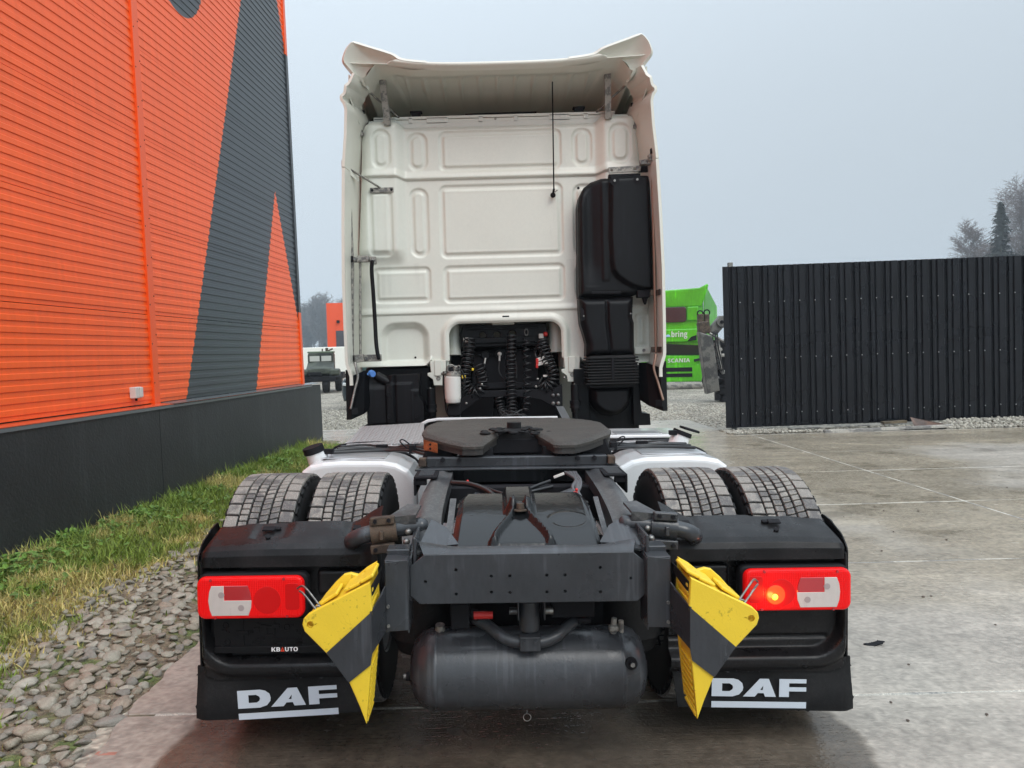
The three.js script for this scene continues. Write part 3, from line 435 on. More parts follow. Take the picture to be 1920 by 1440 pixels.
// ---------------------------------------------------------------- the tractor lorry
const truck = group('tractor_lorry'); tag(truck, 'off-white two-axle tractor lorry seen from behind with bare chassis and coupling plate', 'lorry');
{
  // ---- pressed rear wall of the cab
  const beads = [[-1.026, 3.055, -0.872, 3.372, 0.075], [-0.740, 3.042, -0.580, 3.352, 0.078], [-0.487, 3.032, 0.507, 3.357, 0.06], [0.594, 3.045, 0.756, 3.354, 0.078], [0.887, 3.052, 1.066, 3.368, 0.08],
    [-1.072, 2.355, -0.873, 2.893, 0.05], [-0.740, 2.345, -0.586, 2.904, 0.075], [-0.496, 2.330, 0.509, 2.920, 0.055], [0.592, 2.320, 0.785, 2.902, 0.07],
    [-1.052, 1.978, -0.584, 2.268, 0.045], [-0.480, 1.965, 0.512, 2.268, 0.05], [0.594, 1.975, 0.830, 2.250, 0.06], [1.08, 1.56, 1.185, 1.842, 0.03]];
  const halfW = (y) => mix(1.238, 1.118, sm(1.2, 3.6, y)), topY = (x) => 3.397 + 0.040 * sm(0.755, 0.845, Math.abs(x - 0.01));
  const colF = (x, y) => sm(0.76, 0.86, Math.abs(x - 0.01)) * sm(2.28, 2.42, y);
  const bottomY = (x) => (x < -0.65 ? 1.462 : x < -0.60 ? mix(1.462, 1.503, (x + 0.65) / 0.05) : x < 0.62 ? 1.497 : x < 0.70 ? mix(1.497, 1.442, (x - 0.62) / 0.08) : 1.442);
  const openS = (x, y) => sdBox(x, y, -0.448, 1.0, 0.472, 1.797, 0.10);
  const outS = (x, y) => { const w = halfW(y), t = topY(x), qx = Math.abs(x - 0.015) - w + 0.11, qy = y - t + 0.11; return Math.max(Math.hypot(Math.max(qx, 0), Math.max(qy, 0)) + Math.min(Math.max(qx, qy), 0) - 0.11, bottomY(x) - y); };
  const wallZ = (x, y) => {
    let z = -6.35 + 0.055 * colF(x, y);
    const e = Math.abs(x - 0.015) - halfW(y) + 0.11; if (e > 0) z -= 0.055 * (e / 0.11) ** 2.4;
    const te = y - topY(x) + 0.05; if (te > 0) z -= 0.03 * (te / 0.05) ** 2;
    for (const [x0, y0, x1, y1, r] of beads) { const s = sdBox(x, y, x0, y0, x1, y1, r); if (s < 0.006 && s > -0.06) { const k = sm(0.006, -0.012, s) * sm(-0.048, -0.028, s); z -= 0.0115 * k; } else if (s <= -0.06) z -= 0.001; }
    const r1 = y - (2.972 + 0.022 * colF(x, y)); if (r1 > -0.02 && r1 < 0.08) z += 0.020 * sm(-0.008, 0.004, r1) * sm(0.075, 0.012, r1);
    const r2 = y - (1.888 + 0.003 * x); if (r2 > -0.02 && r2 < 0.07) z += 0.012 * sm(-0.007, 0.003, r2) * sm(0.06, 0.012, r2);
    const d = sdBox(x, y, -1.005, 1.40, -0.622, 1.812, 0.12); z -= 0.055 * sm(0.015, -0.05, d) * sm(1.468, 1.515, y);
    const o = openS(x, y); if (o < 0.09) z += 0.020 * sm(0.075, 0.035, o) - 0.012 * sm(0.018, 0.0, o);
    const b = y - bottomY(x); if (b < 0.05 && (x < -0.6 || x > 0.66)) z += 0.024 * sm(0.045, 0.005, b);
    z += 0.0035 * (fbm(x * 2.2 + 20, y * 2.2 + 20, 91, 3, 301) - 0.5) + 0.006 * Math.exp(-(((x - 0.12) / 0.16) ** 2) - ((y - 1.93) / 0.05) ** 2) * -1;
    return z;
  };
  const wall = put('cab_rear_wall', sheet({ x0: -1.26, x1: 1.29, y0: 1.43, y1: 3.45, cell: 0.0075, th: 0.012, sdf: (x, y) => Math.max(outS(x, y), -openS(x, y)), pos: (x, y) => [x, y, wallZ(x, y)] }), M.cab, truck);
  put('drain_hole', [bolt(0.64, 2.872, wallZ(0.64, 2.872), 0.011, 0.003, 12), bolt(-0.735, 1.53, wallZ(-0.735, 1.53), 0.009, 0.003, 12), bx(0.02, 1.845, wallZ(0.02, 1.845) + 0.002, 0.055, 0.012, 0.006)], M.blackMatt, wall);
  // cab body ahead of the wall
  const body = put('cab_body', [bx(0.015, 2.64, -7.42, 2.34, 1.58, 1.96, { r: 0.08, s: 4 }), bx(0.015, 1.70, -7.70, 2.34, 0.5, 1.4, { r: 0.05, s: 2 }), bx(-0.84, 1.68, -6.72, 0.62, 0.46, 0.6, { r: 0.02 }), bx(0.87, 1.68, -6.72, 0.62, 0.46, 0.6, { r: 0.02 }), bx(0, 1.25, -7.75, 2.36, 0.7, 1.3, { r: 0.08, s: 3 })], M.cab, truck);
  put('side_window', [bx(-1.165, 2.55, -7.75, 0.02, 0.62, 0.8, { r: 0.01 }), bx(1.195, 2.55, -7.75, 0.02, 0.62, 0.8, { r: 0.01 })], M.glass, body);
  // ---- tunnel behind the opening
  put('rear_tunnel', [bx(-0.47, 1.62, -6.62, 0.02, 0.42, 0.5), bx(0.495, 1.62, -6.62, 0.02, 0.42, 0.5), bx(0.01, 1.82, -6.62, 0.98, 0.02, 0.5)], M.cab, truck);
  put('tunnel_corner', [cyl([-0.42, 1.54, -6.58], [-0.42, 1.80, -6.60], 0.06, 0.05, 14), cyl([0.445, 1.54, -6.58], [0.445, 1.80, -6.60], 0.06, 0.05, 14)], M.cab, truck);
  // ---- roof spoiler: ears, lip, ribbed underside
  const spoiler = new THREE.Group(); spoiler.name = 'roof_spoiler'; truck.add(spoiler);
  const earOuter = [[-1.121, 3.702, -5.99], [-1.178, 3.783, -5.95], [-1.165, 3.84, -5.945], [-1.140, 3.885, -5.94], [-1.092, 3.930, -5.94], [-1.06, 3.926, -5.94], [-0.977, 3.899, -5.94], [-0.857, 3.860, -5.94], [-0.780, 3.832, -5.945], [-0.732, 3.804, -5.95], [-0.66, 3.789, -5.95], [-0.537, 3.775, -5.95]];
  const earInner = [[-1.0, 3.64, -6.12], [-1.022, 3.668, -6.08], [-1.010, 3.72, -6.05], [-0.985, 3.750, -6.04], [-0.955, 3.765, -6.03], [-0.925, 3.772, -6.03], [-0.86, 3.770, -6.02], [-0.80, 3.762, -6.01], [-0.766, 3.755, -6.0], [-0.735, 3.748, -5.99], [-0.66, 3.740, -5.98], [-0.537, 3.730, -5.97]];
  const pair = (a) => a.map(([x, y, z]) => [x, y, z]);
  for (const s of [-1, 1]) put('spoiler_ear', side(s, loft(earInner, earOuter, 44, 6, -0.022, (u, v) => [0, 0, -0.02 * Math.sin(Math.PI * v)], true)), M.cab, spoiler);
  // lip along the rear edge
  const lipTop = []; for (let i = 0; i <= 40; i++) { const x = mix(-0.76, 0.76, i / 40); lipTop.push([x, 3.757 + 0.030 * (x / 0.76) ** 4 + 0.006 * (x / 0.76) ** 2, -5.95]); }
  const lipBot = lipTop.map(([x, y]) => [x * 1.13, y - 0.052 + 0.018 * Math.abs(x / 0.76) ** 2.5, -5.99]);
  put('spoiler_lip', loft(lipBot, lipTop, 80, 6, 0.02, (u, v) => [0, 0, 0.024 * Math.sin(Math.PI * v)]), M.cab, spoiler);
  // underside, a tray that falls forwards to the roof
  const under = sheet({ x0: -1.03, x1: 1.03, y0: 0, y1: 1, cell: 0.0143, th: 0, pos: (x, v) => {
    const a = Math.abs(x); const lipY = 3.720 + 0.05 * sm(0.62, 0.95, a) - 0.10 * sm(0.92, 1.03, a);
    const tray = sm(0.86 - 0.12 * v, 0.80 - 0.12 * v, a); let y = mix(lipY, 3.625, v ** 0.8); y += 0.030 * sm(0.10, 0.22, v) * tray * (1 - v * 0.6) - 0.10 * sm(0.9, 1.03, a) * v;
    if (v > 0.18 && v < 0.93 && a < 0.75) { const q = mod(x + 0.073, 0.146) - 0.073; y -= 0.016 * Math.exp(-((q / 0.011) ** 2)); }
    return [x * mix(1, 0.97, v), y, mix(-5.98, -6.95, v)];
  } });
  put('spoiler_underside', under, M.cab, spoiler);
  put('spoiler_shell', [loft([[-1.14, 3.78, -5.97], [-0.78, 3.76, -5.965], [0, 3.745, -5.965], [0.78, 3.76, -5.965], [1.14, 3.78, -5.97]], [[-1.12, 3.46, -8.1], [-0.78, 3.48, -8.25], [0, 3.5, -8.3], [0.78, 3.48, -8.25], [1.12, 3.46, -8.1]], 30, 12, -0.004, (u, v) => [0, -0.02 * Math.sin(Math.PI * v), 0]), bx(0, 3.44, -7.2, 2.2, 0.06, 1.6)], M.cab, spoiler);
  for (const s of [-1, 1]) put('spoiler_cheek', side(s, loft([[-1.13, 3.70, -5.99], [-1.14, 3.56, -6.02], [-1.10, 3.40, -6.2]], [[-1.08, 3.60, -7.6], [-1.10, 3.5, -7.6], [-1.10, 3.36, -7.6]], 8, 10, 0.01)), M.cab, spoiler);
  put('spoiler_slot', bx(0.03, 3.545, -6.56, 0.60, 0.022, 0.03), M.blackMatt, spoiler);
  // ---- side extenders: upper stepped part and long lower part
  const exOut = [[-1.108, 3.705, -5.97], [-1.149, 3.610, -5.95], [-1.160, 3.555, -5.95], [-1.186, 3.535, -5.95], [-1.188, 3.488, -5.95], [-1.173, 3.428, -5.95], [-1.183, 3.248, -5.95], [-1.208, 3.0, -5.95]];
  const exIn = [[-1.028, 3.715, -6.20], [-1.030, 3.665, -6.20], [-1.058, 3.60, -6.26], [-1.088, 3.575, -6.30], [-1.098, 3.525, -6.36], [-1.075, 3.465, -6.40], [-1.118, 3.36, -6.42], [-1.156, 3.0, -6.42]];
  for (const s of [-1, 1]) {
    const up = put('upper_side_extender', side(s, loft(exOut, exIn, 70, 8, -0.022, (u, v) => { const st = 0.018 * (sm(0.10, 0.14, u) * sm(0.36, 0.30, u)); return [-st, 0, 0]; })), M.cab, truck);
    put('clip', side(s, [bx(-1.045, 3.655, -6.19, 0.022, 0.03, 0.03), bx(-1.085, 3.52, -6.33, 0.02, 0.03, 0.03), bx(-1.085, 3.44, -6.38, 0.035, 0.045, 0.03, { rz: -0.5 })], 0), M.blackMatt, up);
    const lo = put('lower_side_extender', side(s, [loft([[-1.208, 2.992, -5.95], [-1.226, 2.565, -5.95], [-1.238, 2.16, -5.95], [-1.238, 1.75, -5.95], [-1.236, 1.50, -5.95], [-1.205, 1.40, -5.95], [-1.205, 1.33, -5.95]], [[-1.156, 2.992, -6.42], [-1.18, 2.565, -6.42], [-1.20, 2.16, -6.42], [-1.215, 1.75, -6.42], [-1.215, 1.50, -6.42], [-1.195, 1.40, -6.42], [-1.195, 1.33, -6.42]], 50, 5, -0.024)]), M.cab, truck);
    put('edge_return', side(s, [loft([[-1.196, 2.985, -5.955], [-1.213, 2.565, -5.955], [-1.224, 2.16, -5.955], [-1.224, 1.75, -5.955], [-1.222, 1.50, -5.955]], [[-1.182, 2.985, -5.995], [-1.198, 2.565, -5.995], [-1.208, 2.16, -5.995], [-1.208, 1.75, -5.995], [-1.206, 1.50, -5.995]], 30, 2, 0.006)]), M.cab, lo);
    // black plastic flap below, folded
    const fl = put('extender_flap', side(s, [poly3([[-1.240, 1.065, -5.96], [-1.205, 1.065, -5.955], [-1.190, 1.36, -5.955], [-1.236, 1.45, -5.96]], 0.012), poly3([[-1.205, 1.065, -5.955], [-1.12, 1.10, -6.06], [-1.11, 1.44, -6.10], [-1.188, 1.40, -5.955]], 0.008), poly3([[-1.12, 1.10, -6.06], [-1.075, 1.14, -6.20], [-1.07, 1.44, -6.2], [-1.11, 1.44, -6.10]], 0.008), poly3([[-1.236, 1.45, -5.96], [-1.236, 1.45, -6.6], [-1.24, 1.065, -6.6], [-1.24, 1.065, -5.96]], 0.012)]), M.black, truck);
    put('flap_stay', side(s, tube([[-1.166, 1.50, -6.0], [-1.158, 1.46, -5.99], [-1.146, 1.40, -5.985], [-1.175, 1.28, -5.97], [-1.203, 1.155, -5.945]], 0.010, 24)), s < 0 ? M.steel : M.copper, fl);
    put('stay_foot', side(s, bx(-1.18, 1.125, -5.975, 0.06, 0.05, 0.02, { ry: 0.6 })), M.blackMatt, fl);
  }
  // ---- top frame of the wall, struts, rods
  const slots = [[-0.834, -0.730], [-0.699, -0.582], [-0.411, -0.159], [-0.123, 0.129], [0.160, 0.421], [0.587, 0.700], [0.736, 0.840]];
  put('roof_frame', [bx(-0.03, 3.418, -6.405, 1.97, 0.054, 0.02, { r: 0.003 }), bx(-0.03, 3.484, -6.405, 1.97, 0.022, 0.02, { r: 0.003 }), ...[[-1.015, -0.834], ...slots.map(([, b], i) => [b, slots[i + 1]?.[0] ?? 0.955])].map(([a, b]) => bx((a + b) / 2, 3.459, -6.404, b - a, 0.05, 0.018, { r: 0.002 }))], M.cab, truck);
  put('roof_frame_bolt', [-0.49, 0.49, -0.02].map((x) => bolt(x, 3.46, -6.402, 0.010, 0.006)), M.galv, truck);
  for (const s of [-1, 1]) {
    const x = s < 0 ? -0.90 : 0.875;
    const st = put('spoiler_strut', [bx(x, 3.60, -6.23, 0.052, 0.42, 0.022, { rx: 0.25, rz: s < 0 ? 0.05 : 0.03, r: 0.003 }), bx(x + 0.012, 3.46, -6.30, 0.048, 0.12, 0.02, { rz: s < 0 ? 0.05 : 0.03 })], M.galv, truck);
    put('strut_bracket', [bx(x - 0.008, 3.80, -6.17, 0.072, 0.075, 0.05), cyl([x - 0.055, 3.762, -6.17], [x + 0.045, 3.762, -6.17], 0.009)], M.rust, st);
    put('hole', [0, 1, 2].map((k) => bolt(x + 0.014, 3.42 + k * 0.035, -6.288, 0.006, 0.004, 8)), M.blackMatt, st);
    put('spoiler_stay', side(s, cyl([-1.035, 3.655, -6.2], [-0.785, 3.475, -6.42], 0.0085)), M.galv, truck);
    const mt = put('spoiler_mount', side(s, [bx(-0.67, 3.515, -6.46, 0.075, 0.05, 0.06), bx(-0.67, 3.545, -6.46, 0.10, 0.016, 0.06)]), M.blackMatt, truck);
    put('mount_foot', side(s, bx(-0.67, 3.488, -6.44, 0.15, 0.012, 0.06, { rz: 0 })), M.steel, mt);
    put('wall_clip', side(s, [bx(-1.125, 3.36, -6.32, 0.055, 0.035, 0.03), bx(-1.10, 3.34, -6.31, 0.03, 0.03, 0.02)]), M.galv, truck);
  }
  // ---- aerial
  const ae = put('aerial', [cyl([0.441, 3.726, -6.27], [0.431, 2.84, -6.26], 0.0048, 0.0058, 6), ], M.blackMatt, truck);
  put('aerial_base', [new THREE.SphereGeometry(0.022, 12, 8).translate(0.428, 2.812, -6.315), cyl([0.428, 2.82, -6.31], [0.432, 2.85, -6.262], 0.009)], M.blackMatt, ae);
  put('aerial_screw', [cyl([0.44, 2.83, -6.29], [0.462, 2.845, -6.28], 0.004)], M.steel, ae);
  // ---- left side: stays, brackets, black hinge bar
  const lb = put('extender_bracket', [bx(-1.12, 2.318, -6.17, 0.24, 0.040, 0.05), bx(-1.10, 2.318, -6.13, 0.09, 0.05, 0.03), bx(-1.02, 2.305, -6.14, 0.05, 0.06, 0.04)], M.galv, truck);
  put('bracket_bolt', [bolt(-1.16, 2.32, -6.115, 0.012), bolt(-1.06, 2.32, -6.115, 0.012), bolt(-1.015, 2.315, -6.12, 0.012)], M.steel, lb);
  put('bracket_plate', [bx(-1.205, 2.32, -6.15, 0.06, 0.05, 0.05)], M.blackMatt, lb);
  const lb2 = put('extender_bracket', [bx(-1.115, 1.537, -6.17, 0.26, 0.055, 0.05), bx(-1.15, 1.537, -6.12, 0.07, 0.06, 0.04, { rz: 0.1 })], M.galv, truck);
  put('bracket_bolt', [bolt(-1.01, 1.535, -6.14, 0.013), bolt(-1.10, 1.537, -6.14, 0.013), bolt(-1.17, 1.54, -6.10, 0.013)], M.steel, lb2);
  put('bracket_plate', [bx(-1.225, 1.537, -6.14, 0.05, 0.05, 0.04)], M.blackMatt, lb2);
  put('hinge_bar', tube([[-1.022, 2.29, -6.10], [-1.028, 2.24, -6.10], [-1.022, 2.05, -6.10], [-1.016, 1.834, -6.10], [-1.012, 1.65, -6.10], [-1.004, 1.57, -6.10], [-0.996, 1.535, -6.10]], 0.016, 40), M.black, truck);
  put('stay_tube', cyl([-1.188, 2.93, -6.15], [-1.184, 2.30, -6.15], 0.012), M.galv, truck);
  put('stay_tube', cyl([-1.184, 2.30, -6.15], [-1.212, 1.53, -6.15], 0.012), M.galv, truck);
  put('stay_tube', cyl([-1.125, 2.30, -6.15], [-1.148, 1.54, -6.15], 0.010), M.galv, truck);
  const lk = put('link_rod', tube([[-1.215, 3.04, -6.05], [-1.18, 3.02, -6.10], [-0.965, 2.905, -6.29]], 0.008, 16), M.galv, truck);
  put('link_plate', [bx(-0.953, 2.886, -6.293, 0.19, 0.042, 0.008), ], M.galv, lk);
  put('link_bolt', [bolt(-1.03, 2.886, -6.289, 0.010, 0.006, 10), bolt(-0.875, 2.886, -6.289, 0.010, 0.006, 10)], M.blackMatt, lk);
  put('seal_bracket', [poly3([[-1.215, 3.00, -6.0], [-1.12, 2.935, -6.2], [-1.12, 2.98, -6.2], [-1.215, 3.06, -6.0]], 0.004), bx(-1.19, 2.94, -6.05, 0.03, 0.08, 0.03)], M.cab, truck);
  // ---- right side: air intake tower
  const tz = -6.15;
  const prof = [[0.603, 1.972], [0.612, 2.70], [0.628, 2.775], [0.662, 2.84], [0.72, 2.885], [0.80, 2.905], [1.10, 2.918], [1.165, 2.915], [1.185, 2.85], [1.192, 2.4], [1.195, 2.02], [1.17, 2.0], [1.09, 1.994], [1.035, 1.972]];
  const towS = sdPoly(prof), bulS = sdPoly([[0.856, 2.93], [0.842, 2.45], [0.850, 2.25], [0.862, 2.17], [0.90, 2.115], [0.96, 2.07], [1.02, 2.035], [1.08, 2.015], [1.20, 1.99], [1.22, 2.93]]);
  const tower = put('air_intake', [sheet({ x0: 0.59, x1: 1.21, y0: 1.96, y1: 2.93, cell: 0.009, th: 0.16, back: [0, 0, 1], sdf: towS, pos: (x, y) => { const e = -towS(x, y), rim = 1 - Math.min(1, e / 0.05); let z = tz - 0.05 * rim ** 2.5; const b = bulS(x, y); z += 0.045 * sm(0.008, -0.03, b); const band = sdBox(x, y, 0.795, 2.10, 0.842, 3.1, 0.01); z += 0.010 * sm(0.012, -0.008, band); if (x < 0.80 && y > 2.05) z -= 0.03 * sm(0.80, 0.70, x) * sm(0.62, 0.70, x) * sm(2.0, 2.3, y); return [x, y, z]; } })], M.black, truck);
  put('intake_slot', [bx(0.817, 2.001, tz + 0.002, 0.235, 0.022, 0.014, { r: 0.006, rz: -0.02 })], M.blackMatt, tower);
  put('mount_recess', [cyl([0.892, 2.868, tz + 0.02], [0.892, 2.868, tz + 0.048], 0.036, 0.036, 20), cyl([1.076, 2.872, tz + 0.02], [1.076, 2.872, tz + 0.048], 0.036, 0.036, 20)], M.blackMatt, tower);
  put('mount_screw', [bolt(0.892, 2.868, tz + 0.048, 0.010), bolt(1.07, 2.872, tz + 0.048, 0.010)], M.steel, tower);
  put('drain_valve', [bx(1.11, 1.985, tz - 0.02, 0.10, 0.06, 0.07), cyl([1.125, 1.955, tz - 0.02], [1.125, 1.90, tz - 0.02], 0.026, 0.008, 10)], M.blackMatt, tower);
  const ductS = sdPoly([[0.605, 1.965], [1.035, 1.965], [1.03, 1.88], [1.025, 1.80], [1.038, 1.76], [1.036, 1.65], [1.035, 1.50], [0.65, 1.50], [0.655, 1.60], [0.635, 1.68], [0.612, 1.76], [0.606, 1.85]]);
  const duct = put('intake_duct', [sheet({ x0: 0.59, x1: 1.05, y0: 1.49, y1: 1.97, cell: 0.008, th: 0.14, back: [0, 0, 1], sdf: ductS, pos: (x, y) => { const e = -ductS(x, y), rim = 1 - Math.min(1, e / 0.06); let z = tz + 0.012 - 0.055 * rim ** 2.2; const sx = 0.82 + 0.018 * sm(1.8, 1.55, y); z -= 0.022 * Math.exp(-(((x - sx) / 0.011) ** 2)) * sm(1.50, 1.54, y) * sm(1.95, 1.92, y); return [x, y, z]; } })], M.black, truck);
  put('duct_pocket', [poly3([[0.613, 1.78, tz + 0.0], [0.665, 1.80, tz + 0.002], [0.668, 1.83, tz + 0.002], [0.61, 1.90, tz + 0.0]], 0.02), bolt(0.63, 1.82, tz + 0.001, 0.012)], M.blackMatt, duct);
  put('duct_screw', [bolt(0.632, 1.822, tz + 0.01, 0.006), bolt(1.008, 1.832, tz - 0.01, 0.007)], M.steel, duct);
  // bellows
  const be = []; for (let k = 0; k < 10; k++) be.push(bx(0.847, 1.485 - k * 0.0225, tz - 0.06, 0.405 + (k % 2 ? 0.012 : 0), 0.013, 0.24, { r: 0.006, s: 2 }));
  put('intake_bellows', [bx(0.847, 1.385, tz - 0.06, 0.375, 0.24, 0.20, { r: 0.02 }), ...be], M.rubber, truck);
  put('bellows_clip', [bx(0.845, 1.40, tz + 0.058, 0.02, 0.17, 0.012)], M.blackMatt, truck);
  const bkS = (x, y) => Math.max(Math.abs(x - 0.846) - 0.168, y - 1.262, Math.hypot((x - 0.846) / 1, (y - 1.20) * 0.93) - 0.178);
  put('intake_bucket', [sheet({ x0: 0.66, x1: 1.03, y0: 1.0, y1: 1.275, cell: 0.008, th: 0.16, back: [0, 0, 1], sdf: bkS, pos: (x, y) => [x, y, tz - 0.02 - 0.10 * sm(-0.06, 0, bkS(x, y)) ** 2] }), bx(0.846, 1.258, tz - 0.06, 0.36, 0.022, 0.14)], M.black, truck);
  put('intake_bracket', [ext([[0.855, 2.935], [1.105, 2.945], [1.112, 2.99], [0.855, 2.982]], 0.012, { z: tz + 0.0, b: 0.002, holes: [hole(0.878, 2.957, 0.009), hole(1.06, 2.965, 0.011)] })], M.galv, truck);
  put('intake_bracket_lip', [bx(0.98, 2.915, tz - 0.02, 0.25, 0.03, 0.05)], M.blackMatt, truck);
  const rb = put('extender_bracket', [bx(1.15, 3.015, tz + 0.0, 0.10, 0.045, 0.03, { rz: 0.15 }), bx(1.18, 3.03, -6.06, 0.06, 0.05, 0.05, { rz: 0.2 }), bx(1.15, 2.985, -6.09, 0.12, 0.012, 0.06)], M.galv, truck);
  put('bracket_bolt', [bolt(1.125, 3.01, tz + 0.016, 0.010), bolt(1.165, 3.02, tz + 0.016, 0.010), bolt(1.18, 3.03, -6.03, 0.012)], M.steel, rb);
  put('bracket_plate', [bx(1.175, 3.07, -6.03, 0.03, 0.04, 0.03), bx(1.135, 2.965, tz - 0.01, 0.08, 0.05, 0.03)], M.blackMatt, rb);
  put('stay_tube', tube([[1.186, 3.02, -6.08], [1.184, 2.6, -6.08], [1.186, 2.27, -6.08], [1.186, 1.9, -6.08], [1.186, 1.52, -6.08]], 0.011, 30), M.copper, truck);
  put('stay_clamp', [bx(1.19, 1.985, -6.085, 0.075, 0.045, 0.02), bx(1.205, 1.985, -6.03, 0.012, 0.045, 0.10)], M.rust, truck);
  put('stay_clamp', [bx(1.185, 1.54, -6.085, 0.07, 0.045, 0.02), bx(1.205, 1.54, -6.03, 0.012, 0.045, 0.10)], M.rust, truck);
  const wb = put('wall_bracket', [bx(1.125, 1.535, -6.31, 0.13, 0.055, 0.02)], M.cab, truck); put('bracket_bolt', [bolt(1.135, 1.537, -6.30, 0.014)], M.steel, wb);
  // ---- cab mounting ears under the wall
  for (const s of [-1, 1]) {
    const x = s < 0 ? -0.545 : 0.552, e = s < 0 ? 0 : 0;
    const ear = put('cab_mount', [ext([[x - 0.068, 1.50], [x - 0.060, 1.405], [x - 0.088, 1.40], [x - 0.088, 1.378], [x - 0.045, 1.345], [x - 0.040, 1.295], [x + 0.040, 1.295], [x + 0.045, 1.345], [x + 0.088, 1.378], [x + 0.088, 1.40], [x + 0.060, 1.405], [x + 0.068, 1.50]], 0.03, { z: -6.36, b: 0.004 }), bx(x, 1.44, -6.325, 0.06, 0.13, 0.012, { r: 0.005 })], M.cab, truck);
    put('mount_bolt', [new THREE.TorusGeometry(0.014, 0.004, 6, 14).translate(x, 1.355, -6.328), bolt(x, 1.355, -6.33, 0.009, 0.006, 10)], M.steel, ear);
  }
  // ---- things behind the opening
  const hb = put('hose_holder', [ext([[-0.36, 1.62], [-0.345, 1.60], [0.355, 1.60], [0.375, 1.63], [0.375, 1.72], [0.36, 1.79], [-0.34, 1.79], [-0.365, 1.72]], 0.05, { z: -6.55, b: 0.01, bs: 2, holes: [hole(-0.175, 1.70, 0.028, 16), hole(-0.055, 1.70, 0.028, 16), hole(0.075, 1.705, 0.03, 16)] }), bx(0, 1.655, -6.49, 0.55, 0.05, 0.03, { r: 0.01 }), bx(0, 1.755, -6.50, 0.60, 0.02, 0.03)], M.black, truck);
  put('white_block', [bx(-0.315, 1.665, -6.485, 0.045, 0.04, 0.03), bx(0.315, 1.68, -6.485, 0.04, 0.04, 0.03)], M.filter, hb); put('red_knob', [new THREE.SphereGeometry(0.02, 10, 8).translate(0.352, 1.695, -6.47)], M.red, hb);
  put('carabiner', [new THREE.TorusGeometry(0.018, 0.005, 6, 16).scale(0.8, 1.5, 1).translate(0.192, 1.715, -6.47)], M.steel, hb);
  put('spare_clip', [bx(0.0, 1.80, -6.50, 0.19, 0.035, 0.03, { r: 0.008 })], M.cab, truck);
  const bk = put('rear_bulkhead', [ext(rrPts(-0.47, 0.95, 0.49, 1.62, 0.05), 0.03, { z: -6.86, b: 0.004 }), ext(rrPts(-0.27, 1.27, 0.29, 1.575, 0.05), 0.05, { z: -6.66, b: 0.012, bs: 2 }), bx(0, 1.20, -6.75, 0.9, 0.02, 0.2)], M.blackMatt, truck);
  put('socket', [[-0.155, 1.535], [-0.035, 1.54]].map(([x, y]) => [cyl([x, y, -6.61], [x, y, -6.575], 0.036, 0.034, 14), bx(x - 0.05, y, -6.60, 0.02, 0.02, 0.02), bx(x + 0.05, y, -6.60, 0.02, 0.02, 0.02)]), M.black, bk);
  put('socket_plug', [new THREE.SphereGeometry(0.019, 10, 8).translate(-0.035, 1.54, -6.57), cyl([-0.035, 1.53, -6.57], [-0.038, 1.48, -6.565], 0.008), cyl([-0.155, 1.51, -6.57], [-0.165, 1.46, -6.565], 0.007)], M.filter, bk);
  put('socket_lead', [tube([[-0.165, 1.46, -6.56], [-0.17, 1.40, -6.54], [-0.15, 1.34, -6.5], [-0.17, 1.27, -6.45]], 0.005), tube([[-0.038, 1.48, -6.56], [-0.045, 1.40, -6.52], [-0.02, 1.34, -6.48], [0.02, 1.30, -6.4]], 0.005), tube([[0.08, 1.56, -6.55], [0.10, 1.45, -6.52], [0.10, 1.33, -6.5]], 0.006)], M.hose, bk);
  const hoses = [[[[-0.28, 1.68, -6.42], [-0.29, 1.58, -6.38], [-0.31, 1.47, -6.34], [-0.33, 1.36, -6.3], [-0.31, 1.27, -6.28], [-0.25, 1.225, -6.28], [-0.20, 1.25, -6.28], [-0.185, 1.33, -6.30], [-0.20, 1.40, -6.32], [-0.215, 1.44, -6.34]], 0.046, 23], [[[0.065, 1.70, -6.40], [0.06, 1.60, -6.36], [0.05, 1.45, -6.30], [0.045, 1.30, -6.26], [0.045, 1.15, -6.2], [0.05, 1.02, -6.1]], 0.038, 21], [[[0.315, 1.64, -6.42], [0.335, 1.55, -6.36], [0.36, 1.46, -6.32], [0.39, 1.36, -6.28], [0.375, 1.29, -6.27], [0.32, 1.26, -6.27], [0.27, 1.30, -6.28]], 0.046, 17], [[[0.19, 1.66, -6.40], [0.18, 1.56, -6.38], [0.185, 1.42, -6.33], [0.175, 1.28, -6.28], [0.17, 1.14, -6.2], [0.12, 1.03, -6.1]], 0.028, 12], [[[-0.06, 1.20, -6.24], [-0.045, 1.10, -6.2], [0.0, 1.02, -6.1]], 0.032, 8]];
  for (const [pts, R, n] of hoses) put('coiled_hose', coil(pts, R, n, 0.0065, 6), M.hose, truck);
  put('hose_tangle', Array.from({ length: 7 }, (_, k) => { const a = k * 0.9; return tube([[0.03 + 0.09 * Math.sin(a), 1.10, -6.0 + 0.03 * Math.cos(a)], [0.05 + 0.08 * Math.cos(a * 2), 1.05, -5.92], [0.06 + 0.10 * Math.sin(a + 1), 1.03 + 0.02 * (k % 3), -5.86], [0.04 + 0.07 * Math.cos(a + 2), 1.07, -5.9]], 0.006); }), M.hose, truck);
  put('hose_loop', [tube([[0.25, 1.56, -6.4], [0.28, 1.60, -6.38], [0.30, 1.54, -6.37], [0.27, 1.50, -6.37], [0.255, 1.54, -6.39], [0.28, 1.58, -6.36], [0.32, 1.56, -6.36]], 0.007)], M.hose, truck);
